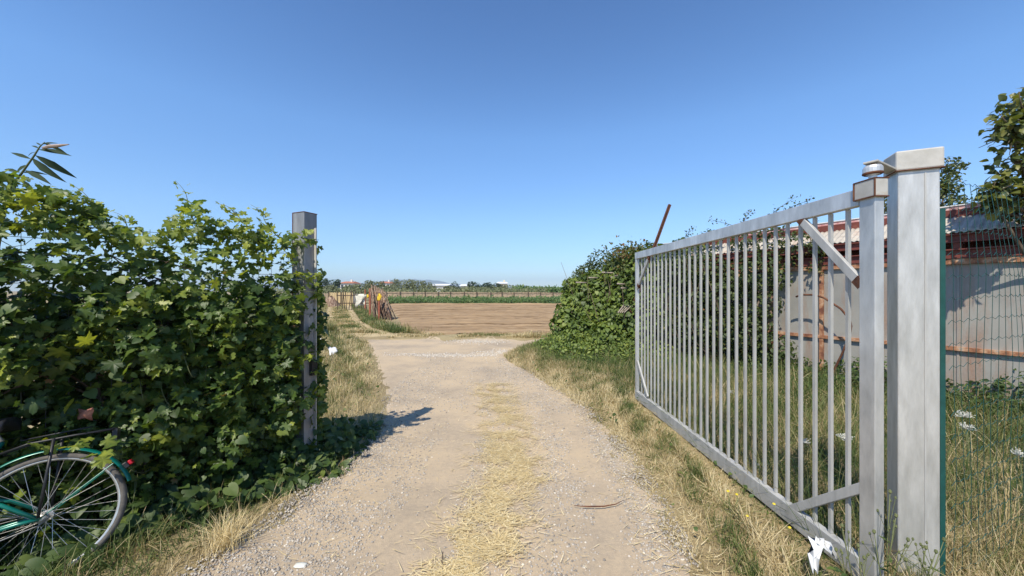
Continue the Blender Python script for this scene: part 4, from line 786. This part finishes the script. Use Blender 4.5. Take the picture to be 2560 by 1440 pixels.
def hawk(u, v, i):
    Y = 2.35+.05*(i % 3); t = P(u, v, Y); b = np.array([t[0]+.02, t[1]+.02, gz(t[0], t[1])]); o = thing('yellow_flower', ['small yellow flower nearest the white rag below the gate', 'small yellow flower touching the bottom rail of the gate', 'small yellow flower in the green tuft below the gate', 'small yellow flower farthest up the verge below the gate', 'small yellow flower low in the dry grass below the gate', 'yellow flower at the top of the green tuft by the gate'][i], 'flower', b, 'yellow flowers on the verge')
    MB().tube([b, (b+t)/2+np.array([.012, 0, 0]), t], .0016, 4).build('stem', M['stem'], o, True)
    MB().lathe(t, [(.003, -.004), (.008, 0), (.009, .002), (.004, .004)], 10, (-.2, -.4, 1)).build('flower_head', M['floweryellow'], o)
for i, (u, v) in enumerate(((1974, 1319), (1935, 1260), (1868, 1290), (1820, 1228), (1866, 1415), (1842, 1236))): hawk(u, v, i)
def weed(u, v, Y, label, hs):
    b = G(u, v) if Y is None else P(u, v, Y); b[2] = 0; o = thing('seeding_weed', label, 'weed', b, 'branching weeds at the gate posts'); q = MB(); lv = []
    for (du, dv) in hs:
        t = P(u+du, v+dv, b[1]-.03); m1 = b*.5+t*.5+rng.normal(size=3)*.02; q.tube([b, m1, t], [.0035, .0028, .0016], 5)
        for e in range(3):
            s2 = m1*.4+t*.6+np.array([rng.normal()*.05, rng.normal()*.03, .03+.04*rng.uniform()]); q.tube([m1*.7+t*.3, s2], .0013, 4, False); MB().lathe(s2, [(.002, -.006), (.0055, 0), (.003, .009)], 7).build('seed_head', M['stem'], o)
        MB().lathe(t, [(.003, -.008), (.008, 0), (.005, .011)], 7).build('seed_head', M['stem'], o)
        for e in range(4): lv.append(b*(1-e*.2)+t*e*.2+rng.normal(size=3)*.02)
    q.build('stem', M['stem'], o, True)
    leaves('leaf_sprays', LANCE, np.array(lv), np.repeat(up[None], len(lv), 0), rng.uniform(.03, .06, len(lv)), rng.uniform(.3, .8, len(lv)), M['ivy'], o, .3, .7)
weed(2225, 1440, 1.86, 'tall branching weed with seed heads between the gate stile and the right post', ((0, -210), (-40, -110), (45, -90), (15, -150)))
weed(2290, 1440, 1.84, 'low branching weed standing against the front of the right post', ((0, -55), (25, -70), (50, -60), (70, -90), (-25, -40)))
weed(2135, 1435, 1.88, 'small branching weed in front of the hinge stile of the gate', ((-30, -120), (10, -70), (-45, -60), (25, -40)))
oat = thing('wild_oats', 'ripe straw coloured wild oat stalks behind the green fence', 'grass tuft', P(2518, 1395, 2.35)*np.array([1, 1, 0])); q = MB(); e_ = MB()
for (u1, u2, v2) in ((2495, 2530, 1160), (2510, 2515, 1200), (2528, 2500, 1150), (2515, 2545, 1210), (2502, 2488, 1230)):
    a, b = P(u1, 1415, 2.35), P(u2, v2, 2.35); a[2] = 0; q.tube([a, a*.5+b*.5+np.array([.01, 0, 0]), b], .0022, 4)
    e_ = MB()
    for t in np.linspace(.72, 1, 7): c = a*(1-t)+b*t+rng.normal(size=3)*.012; e_.tube([c, c+np.array([.008, 0, -.012]), c+np.array([.012, 0, -.035])], [.001, .005, .001], 5)
    e_.build('ear', M['drystem'], oat)
q.build('stalks', M['drystem'], oat); pass
tf = thing('dry_grass_tuft', 'upright tuft of straw coloured grass beside the bicycle wheel', 'grass tuft', G(565, 1375)*np.array([1, 1, 0])+up*gz(*G(565, 1375)[:2]))
N = 260; c = np.array(tf.location); pos = c+np.stack([rng.normal(size=N)*.045, rng.normal(size=N)*.045, 0*np.ones(N)], 1); inst('blades', BLADE, rng.integers(0, 4, N), rotz_frames(N, .32, np.full(N, .004), rng.uniform(.10, .28, N)), pos, rng.uniform(.3, 1, N), M['strawblade'], tf)
def rag(name, label, cat, strips, m, org):
    q = MB()
    for st2 in strips:
        pts = np.array([[np.asarray(p)+np.array([wd2*t, .018*math.sin(3*i+4*t), .012*math.cos(2.5*i+5*t)]) for t in np.linspace(-1, 1, 5)] for i, (p, wd2) in enumerate(st2)]); q.slab(pts, (0.001, .004, .001))
    return tag(q.build(name, m, None, True, origin=org), label, cat)
Yr_ = 2.02
rag('plastic_rag', 'torn white plastic rag caught under the near corner of the gate', 'rag', [[(P(2040, 1345, Yr_), .035), (P(2045, 1365, Yr_-.02), .035), (P(2035, 1395, Yr_-.05), .02), (P(2034, 1425, Yr_-.06), .016)], [(P(2045, 1350, Yr_-.005), .03), (P(2068, 1362, Yr_-.01), .03), (P(2078, 1378, Yr_-.02), .022), (P(2084, 1392, Yr_), .012)]], M['white'], P(2040, 1385, Yr_-.03))
rag('plastic_bag', 'crumpled white plastic bag in the grass past the left gate post', 'litter', [[(P(822, 872, 9.0), .03), (P(828, 868, 9.0), .09), (P(833, 876, 8.9), .11), (P(830, 888, 8.9), .05)], [(P(836, 870, 9.1), .05), (P(838, 880, 8.95), .06)]], M['white'], P(830, 885, 8.95))
rag('plastic_bag', 'white plastic scrap showing beside the edge of the left gate post', 'litter', [[(P(796, 842, 8.2), .05), (P(797, 856, 8.2), .07), (P(800, 866, 8.1), .05)]], M['white'], P(797, 866, 8.2))
b = G(1452, 992); tag(MB().tube([b+np.array([-.085, 0, .03]), b+np.array([.05, .02, .03]), b+np.array([.09, .03, .045])], [.02, .02, .008], 8).build('dark_tube', M['darkplastic'], None, True, origin=b), 'dark grey plastic tube lying at the right edge of the track', 'litter')
b = G(1500, 1268); tag(MB().tube([G(1435, 1268)+up*.012, G(1470, 1271)+up*.014, G(1510, 1271)+up*.016, G(1540, 1266)+up*.018, G(1560, 1256)+up*.02], [.002, .005, .005, .0035, .0015], 6).build('twig', M['rust'], None, True, origin=b), 'reddish brown twig lying on the right wheel rut', 'twig')
b = G(1105, 1408); tag(MB().tube([b+np.array([0, .03, .05]), b+np.array([0, 0, .012]), b+np.array([.02, -.1, .012])], [.003, .004, .002], 6).build('twig', M['bark'], None, True, origin=b), 'short dark twig sticking out of the straw at the front', 'twig')
b = G(751, 1416); pts = np.array([[b+np.array([.034*x_, .022*y_*(1-.5*x_*x_)**.5, .010+.006*(1-x_*x_)*(1-y_*y_)]) for x_ in np.linspace(-1, 1, 9)] for y_ in np.linspace(-1, 1, 5)]); 
tag(MB().slab(pts, (0, 0, -.006)).build('flat_stone', M['flowerwhite'], None, True, origin=b), 'pale oval flat stone lying on the gravel at the front left', 'stone')

# ------------------------------------------------------------------ cane stack and junk by the path
cb = G(958, 800)
nc = 58
for i in range(nc):
    t = i/(nc-1); bx = -7.65+1.12*t+rng.normal()*.04; a = np.array([bx, 20.9+rng.normal()*.2-.3*t, 0]); tpx = -8.15+.75*t+rng.normal()*.06
    b = np.array([tpx, 21.4+rng.normal()*.1, 1.80+rng.uniform(-.1, .25)-.25*t]); m1 = (a+b)/2+rng.normal(size=3)*.02
    tag(MB().tube([a, m1, b], [.024, .022, .015], 6).build('bean_cane', M['cane'], None, True, origin=a), 'weathered brown cane leaning in the stack beside the path', 'cane', 'canes leaning in a stack')
def rpost(u, v0, v1, w_, label, m='redpost'):
    Y = H*F/(v0-HV); a, b = P(u, v0, Y), P(u, v1, Y); tag(MB().box((a+b)/2, (w_, 0, 0), (0, w_, 0), (0, 0, (b-a)[2]/2)).build('rusty_post', M[m], None, bevel=.006, origin=a), label, 'post', 'rusty posts by the cane stack'); return Y
rpost(948, 801, 735, .05, 'rusty post with a yellow cloth, in front of the cane stack'); rpost(925, 793, 721, .055, 'tall orange rusty post left of the cane stack'); rpost(913, 777, 724, .05, 'thin rusty post beside the pale hanging sack'); rpost(793, 780, 718, .06, 'rusty post beyond the left gate post across the path')
rag('yellow_cloth', 'yellow cloth tied to the rusty post at the cane stack', 'cloth', [[(P(948, 734, 20.1), .06), (P(949, 741, 20.1), .12), (P(947, 749, 20.1), .1), (P(945, 752, 20.1), .05)]], M['yellow'], P(948, 742, 20.1))
rag('yellow_cloth', 'small yellow cloth between the two rusty posts', 'cloth', [[(P(919, 736, 24), .05), (P(920, 741, 24), .08), (P(918, 745, 24), .05)]], M['yellow'], P(919, 740, 24))
rag('hanging_sack', 'pale empty sack hanging beside the path', 'sack', [[(P(903, 735, 26), .35), (P(902, 740, 26), .40), (P(898, 750, 26), .22), (P(893, 760, 26), .14), (P(890, 768, 26), .05)], [(P(908, 735, 26.1), .12), (P(910, 748, 26.1), .06), (P(910, 762, 26.1), .05)]], M['sack'], P(900, 750, 26))
rf_ = thing('rusty_fence', 'low rusty red fence panel behind the hanging sack', 'fence', (-12.8, 31, 0)); q = MB()
for k in range(17): x_ = -14.6+k*.24; q.tube([(x_+rng.normal()*.05, 31+rng.normal()*.1, 0), (x_+rng.normal()*.2, 31+rng.normal()*.1, 1.35+rng.uniform(0, .45))], .035, 5)
for z in (.6, 1.25): q.box((-12.7, 31.2, z), (2.1, 0, 0), (0, .02, 0), (0, 0, .04))
q.build('pickets', M['bark'], rf_)
for i, (x0, x1, Y, hh, m_, l) in enumerate(((-20.8, -18.0, 42, 1.45, 'straw', 'yellow reed screen standing across the end of the path'), (-25.5, -21.2, 43, 1.35, 'reed', 'brown reed screen left of the yellow screen at the path end'))):
    o = thing('reed_screen', l, 'screen', ((x0+x1)/2, Y, 0), 'reed screens at the path end'); q = MB(); 
    for x_ in np.arange(x0, x1, .09): q.box((x_, Y+.02*math.sin(x_*40), hh/2), (.043, 0, 0), (0, .02, 0), (0, 0, hh/2+.04*math.sin(x_*23)))
    q.build('reeds', M[m_], o); q = MB()
    for x_ in (x0, (x0+x1)/2, x1): q.tube([(x_, Y-.08, 0), (x_, Y-.08, hh+.12)], .045, 7)
    q.build('posts', M['bark'], o)
def heap(name, c, rx, rz, m, label, cat):
    V, Fc = [], []; q = MB(); n_ = 14
    pts = np.array([[(c[0]+rx*r*math.cos(a)*(1+.15*math.sin(3*a+c[0])), c[1]+rx*.7*r*math.sin(a), rz*(1-r**1.7)*(1+.2*math.sin(5*a+r*6))) for a in np.linspace(0, 2*math.pi, n_)] for r in np.linspace(.02, 1, 7)])
    tag(q.grid(pts).build(name, m, None, True, origin=(c[0], c[1], 0)), label, cat)
heap('brush_heap', (-18.6, 38, 0), .9, 1.0, M['cane'], 'rounded heap of pinkish brush at the path end', 'heap')
heap('brush_heap', (-20.7, 37.5, 0), .8, .95, M['redpost'], 'reddish brush heap left of the path', 'heap')
brl = thing('metal_drum', 'weathered grey drum among the junk at the path end', 'drum', (-16.6, 40, 0)); MB().lathe((-16.6, 40, 0), [(.5, 0), (.52, .05), (.5, .1), (.5, .55), (.52, .6), (.5, .65), (.5, 1.2), (.52, 1.25), (.46, 1.26)], 20).build('drum', M['galvold'], brl); MB().lathe((-16.6, 40, 1.262), [(.45, 0), (.45, .015), (.1, .02)], 16).build('lid', M['rust'], brl)

# ------------------------------------------------------------------ fence behind the field
ff = thing('field_fence', 'long low reed fence with dark posts along the far side of the field', 'fence', (8, 52, 0)); q = MB()
def ffY(x): return 51.5+.04*(x+20)
def fftop(x): return 1.50-.004*(x+20)+.03*math.sin(x*.7)
pts = np.array([[(x_, ffY(x_)+.03*math.sin(x_*9)+.02*math.sin(x_*31), z*fftop(x_)+(0.03*math.sin(x_*13) if z == 1 else 0)) for x_ in np.arange(-19.5, 48, .22)] for z in (0, .33, .66, 1)])
q.slab(pts, (0, .06, 0)).build('reed_panel', M['reed'], ff); q = MB()
for z in (.72, 1.36): q.tube([(x_, ffY(x_)-.06, z-.004*(x_+20)) for x_ in np.arange(-19.5, 48, 3.)], .022, 5)
q.build('rails', M['bark'], ff)
for x_ in np.arange(-19.2, 48, 1.78): MB().box((x_+rng.normal()*.08, ffY(x_)-.1, .76), (.055, 0, 0), (0, .05, 0), (0, 0, .76+rng.normal()*.04)).build('post', M['bark'], ff)

# ------------------------------------------------------------------ far trees and houses
def ftree(name, u0, u1, v, Y, m, label, n=900, trunk=True, flat=1., sz=.34, cat='tree', group='trees beyond the field'):
    """crown spans columns u0-u1 with its top at row v"""
    cx = ((u0+u1)/2-1280)/F*Y; rw = (u1-u0)/2/F*Y; top = H-(v-HV)/F*Y; o = thing(name, label, cat, (cx, Y, 0), group)
    base = max(.15, top*(1-.78*flat) if flat == 1. else top-2*rw*flat*.6); hh = top-base; cs = [((cx, Y, base+hh*.46), (rw*.9, rw*.75, hh*.5))]
    for k in range(7):
        a = rng.uniform(0, 6.28); r_ = rng.uniform(.28, .45); cs.append(((cx+rw*.62*math.cos(a), Y+rw*.5*math.sin(a), base+hh*rng.uniform(.25, .78)), (rw*r_, rw*r_, hh*r_*.6)))
    pos, nor = cloudpts(n, cs); pos[:, 2] = np.clip(pos[:, 2], .05, top+.1)
    leaves('crown', QUAD, pos, nor+up*.4, rng.uniform(.6, 1.25, len(pos))*sz, .45+.25*rng.normal(size=len(pos)), m, o, .2, .7)
    q = MB().tube([(cx, Y, 0), (cx+.1, Y, base*.6+.1), (cx+.05, Y, base+hh*.4)], [.22, .17, .08], 7)
    for k in range(3): q.tube([(cx+.05, Y, base*.8+.1), (cx+rw*.5*rng.normal(), Y, base+hh*.55)], [.1, .03], 5)
    q.build('trunk', M['bark'], o, True)
O, D = M['olive'], M['dark']
TR = [('pine_tree', 796, 822, 697, 110, D, 'dark round pine crown nearest the left gate post', 700, 1.), ('pine_tree', 818, 848, 699, 108, D, 'dark broad pine beside the white house with the red roof', 700, 1.),
 ('olive_tree', 858, 892, 712, 76, O, 'low olive bush in front of the white house with the red roof', 520, 1.), ('olive_tree', 886, 922, 711, 72, O, 'low olive bush left of the cane stack', 520, 1.), ('olive_tree', 806, 846, 713, 66, O, 'pale low bush below the two dark pines', 520, 1.),
 ('olive_tree', 914, 962, 703, 80, O, 'leafy olive tree rising behind the cane stack', 800, 1.), ('poplar_tree', 977, 998, 697, 120, O, 'slim grey green tree right of the cane stack', 500, 1.), ('olive_tree', 996, 1030, 700, 95, O, 'round olive tree left of the white barn, under the hill top', 650, 1.),
 ('olive_tree', 1030, 1062, 702, 92, O, 'round olive tree just left of the white barn', 650, 1.), ('olive_tree', 1056, 1090, 707, 88, O, 'low dense olive tree touching the white barn', 600, 1.), ('olive_tree', 960, 1000, 713, 76, O, 'low olive bush just right of the canes', 450, 1.),
 ('olive_tree', 1106, 1146, 715, 74, O, 'low olive bush in front of the long white roof', 520, 1.), ('olive_tree', 1140, 1176, 717, 73, O, 'low olive bush between the two white roofs', 500, 1.), ('cypress_tree', 1129, 1144, 705, 130, D, 'small dark tree poking up between the two white roofs', 350, 1.),
 ('evergreen_tree', 1170, 1202, 705, 100, D, 'dark evergreen tree right of the second white roof', 650, 1.), ('evergreen_tree', 1202, 1232, 708, 100, D, 'dark evergreen tree midway to the cream house', 600, 1.), ('evergreen_tree', 1228, 1252, 709, 100, D, 'dark evergreen tree at the cream house', 500, 1.),
 ('olive_tree', 1172, 1212, 718, 72, O, 'low olive bush under the dark evergreens', 480, 1.), ('olive_tree', 1208, 1250, 717, 72, O, 'low olive bush below the cream house', 480, 1.), ('olive_tree', 1248, 1300, 714, 78, O, 'olive bush right of the cream house', 600, 1.)]
for t in TR: ftree(t[0], t[1]-4, t[2]+4, t[3]-3, t[4], t[5], t[6], int(t[7]*1.7), True, t[8])
N = 5200; x = rng.uniform(.5, 18, N); y = rng.uniform(70, 76, N); tag(leaves('reed_bed', LANCE, np.stack([x, y, rng.uniform(.1, 1, N)*(2.2+.35*nz(x, y, 2.5, 3, 3)-.02*x)], 1), np.repeat(np.array([[0, -.6, .7]]), N, 0), rng.uniform(.4, .8, N), .6+.2*rng.normal(size=N), M['crop'], None, -1.2, .7, origin=(9, 73, 0)), 'light green reed bed behind the field fence', 'reeds', kind='stuff')
N = 9000; x = rng.uniform(-46, 6, N); y = rng.uniform(60, 67, N); tag(leaves('scrub', QUAD, np.stack([x, y, rng.uniform(.2, 1, N)*(2.0+.4*nz(x, y, 5, 3, 3))], 1), np.repeat(np.array([[-.2, -.6, .7]]), N, 0), rng.uniform(.2, .42, N), .45+.25*nz(x, y, 5, 7, 2)+.15*rng.normal(size=N), M['olive'], None, .2, .7, origin=(-20, 63, 0)), 'olive green scrub massed behind the field fence', 'scrub', kind='stuff')
pt = thing('palm_tree', 'tiny thin palm standing above the reed bed', 'tree', ((1318-1280)/F*120, 120, 0), 'trees beyond the field'); q = MB().tube([((1318-1280)/F*120, 120, 0), ((1318-1280)/F*120, 120, 2.9)], [.12, .08], 6); q.build('trunk', M['bark'], pt)
c = np.array([(1318-1280)/F*120, 120, 3.0]); N = 60; dv = rng.normal(size=(N, 3)); dv[:, 2] = np.abs(dv[:, 2])*.6; Rm = frames(rng.normal(size=(N, 3))*.3+up, dv)*rng.uniform(.8, 1.2, N)[:, None, None]; inst('crown', LONG, rng.integers(0, 2, N), Rm, np.repeat(c[None], N, 0), rng.uniform(0, .6, N), D, pt)

def house(u0, u1, vr, ve, Y, wm, rm, label, roof='hip', depth=8., name='house', tw=True):
    x0, x1 = (u0-1280)/F*Y, (u1-1280)/F*Y; zr, ze = H-(vr-HV)/F*Y, H-(ve-HV)/F*Y; o = thing(name, label, 'house' if name == 'house' else 'barn', ((x0+x1)/2, Y, 0), 'buildings beyond the field')
    cx, hw = (x0+x1)/2, (x1-x0)/2; MB().box((cx, Y+depth/2, ze/2), (hw, 0, 0), (0, depth/2, 0), (0, 0, ze/2)).build('wall', wm, o)
    q = MB(); e = .5; A_ = [np.array((cx-hw-e, Y-e, ze+.02)), np.array((cx+hw+e, Y-e, ze+.02)), np.array((cx+hw+e, Y+depth+e, ze+.02)), np.array((cx-hw-e, Y+depth+e, ze+.02))]
    ins = hw*.35 if roof == 'hip' else 0.
    Rr = [np.array((cx-hw-e+ins, Y+depth/2, zr)), np.array((cx+hw+e-ins, Y+depth/2, zr))]; q.v = A_+Rr
    q.f = [(0, 1, 5, 4), (1, 2, 5), (2, 3, 4, 5), (3, 0, 4), (0, 3, 2, 1)]; rf = q.build('roof', rm, o)
    if name == 'house':
        MB().box((cx+hw*.4, Y+depth*.4, zr), (.35, 0, 0), (0, .35, 0), (0, 0, .7)).build('chimney', wm, rf, origin=o.location)
        for fl in range(1 if ze < 4.2 else 2):
            for k in range(3):
                MB().box((cx-hw*.62+k*hw*.62, Y-.02, ze-1.3-fl*2.9), (.5, 0, 0), (0, .04, 0), (0, 0, .65)).build('window', M['glassdark'], o)
    return o
house(850, 880, 703, 708, 150, M['wallwhite'], M['tiles'], 'white house with a red tiled roof right of the dark pines'); house(946, 975, 703.5, 708, 165, M['wallwhite'], M['tiles'], 'white house with a red roof behind the cane stack')
house(1242, 1268, 704, 709, 160, M['wallyellow'], M['sheet'], 'cream house with a pale roof above the olive bushes')
house(1078, 1118, 709, 714, 120, M['wallwhite'], M['sheet'], 'long white roofed barn in the middle of the tree line', 'gable', 10, 'barn'); house(1152, 1174, 710, 715, 120, M['wallwhite'], M['sheet'], 'smaller white roofed barn left of the dark evergreens', 'gable', 8, 'barn')

# ------------------------------------------------------------------ haze
hz = MB().box((0, 2000, 75), (4500, 0, 0), (0, 2800, 0), (0, 0, 80)).build('haze', bpy.data.materials.new('haze'), None, origin=(0, 2000, 75))
tag(hz, 'pale blue haze lying over the distant hills', 'haze', kind='stuff')
hm = hz.data.materials[0]; hm.use_nodes = True; nt = hm.node_tree; nt.nodes.remove(nt.nodes['Principled BSDF']); pv = nt.nodes.new('ShaderNodeVolumePrincipled')
pv.inputs['Color'].default_value = (.66, .83, 1, 1); pv.inputs['Density'].default_value = .00028; pv.inputs['Anisotropy'].default_value = .0
nt.links.new(pv.outputs[0], nt.nodes['Material Output'].inputs['Volume'])

# ------------------------------------------------------------------ light, sky, camera
EL_, AZ = R(53), R(26)
to_sun = Vector((-math.sin(AZ)*math.cos(EL_), -math.cos(AZ)*math.cos(EL_), math.sin(EL_)))
sl = bpy.data.lights.new('sun', 'SUN'); sl.energy = 4.2; sl.angle = R(.53); sl.color = (1, .93, .80)
so = bpy.data.objects.new('sun', sl); COL.objects.link(so); so.rotation_euler = to_sun.to_track_quat('Z', 'Y').to_euler(); so.location = (-5, -8, 15)
W = bpy.data.worlds.new('World'); S.world = W; W.use_nodes = True; nt = W.node_tree; sk = nt.nodes.new('ShaderNodeTexSky'); sk.sky_type = 'NISHITA'; sk.sun_disc = False
sk.sun_elevation = EL_; sk.sun_rotation = math.pi+AZ; sk.air_density = 1.0; sk.dust_density = .0; sk.ozone_density = 2.6; sk.altitude = 0
hs = nt.nodes.new('ShaderNodeHueSaturation'); hs.inputs['Saturation'].default_value = 1.2; nt.links.new(sk.outputs[0], hs.inputs['Color']); tcw = nt.nodes.new('ShaderNodeTexCoord'); sx_ = nt.nodes.new('ShaderNodeSeparateXYZ'); nt.links.new(tcw.outputs['Generated'], sx_.inputs[0])
rw = ramp(nt, [(0, (.50, .58, .68)), (.07, (.55, .625, .75)), (.18, (.78, .79, .86)), (.378, (1, .955, .985)), (.61, (.84, .79, .85))]); nt.links.new(sx_.outputs['Z'], rw.inputs[0])
mw = nt.nodes.new('ShaderNodeMix'); mw.data_type = 'RGBA'; mw.blend_type = 'MULTIPLY'; mw.inputs['Factor'].default_value = 1; nt.links.new(hs.outputs[0], mw.inputs['A']); nt.links.new(rw.outputs[0], mw.inputs['B'])
nt.links.new(mw.outputs['Result'], nt.nodes['Background'].inputs[0]); nt.nodes['Background'].inputs[1].default_value = .15
cam = bpy.data.cameras.new('camera'); co = bpy.data.objects.new('camera', cam); COL.objects.link(co); co.location = (0, 0, H); co.rotation_euler = (R(90), 0, 0)
cam.sensor_width = 36; cam.lens = 36*F/2560; cam.shift_y = (HV-720)/2560; cam.clip_start = .05; cam.clip_end = 20000
S.camera = co
S.view_settings.view_transform = 'Standard'; S.view_settings.look = 'None'; S.view_settings.exposure = .55; S.view_settings.gamma = 1
S.render.engine = 'CYCLES'; S.cycles.use_denoising = True; S.cycles.max_bounces = 8; S.cycles.transparent_max_bounces = 8; S.cycles.volume_bounces = 0
S.cycles.sample_clamp_indirect = 6
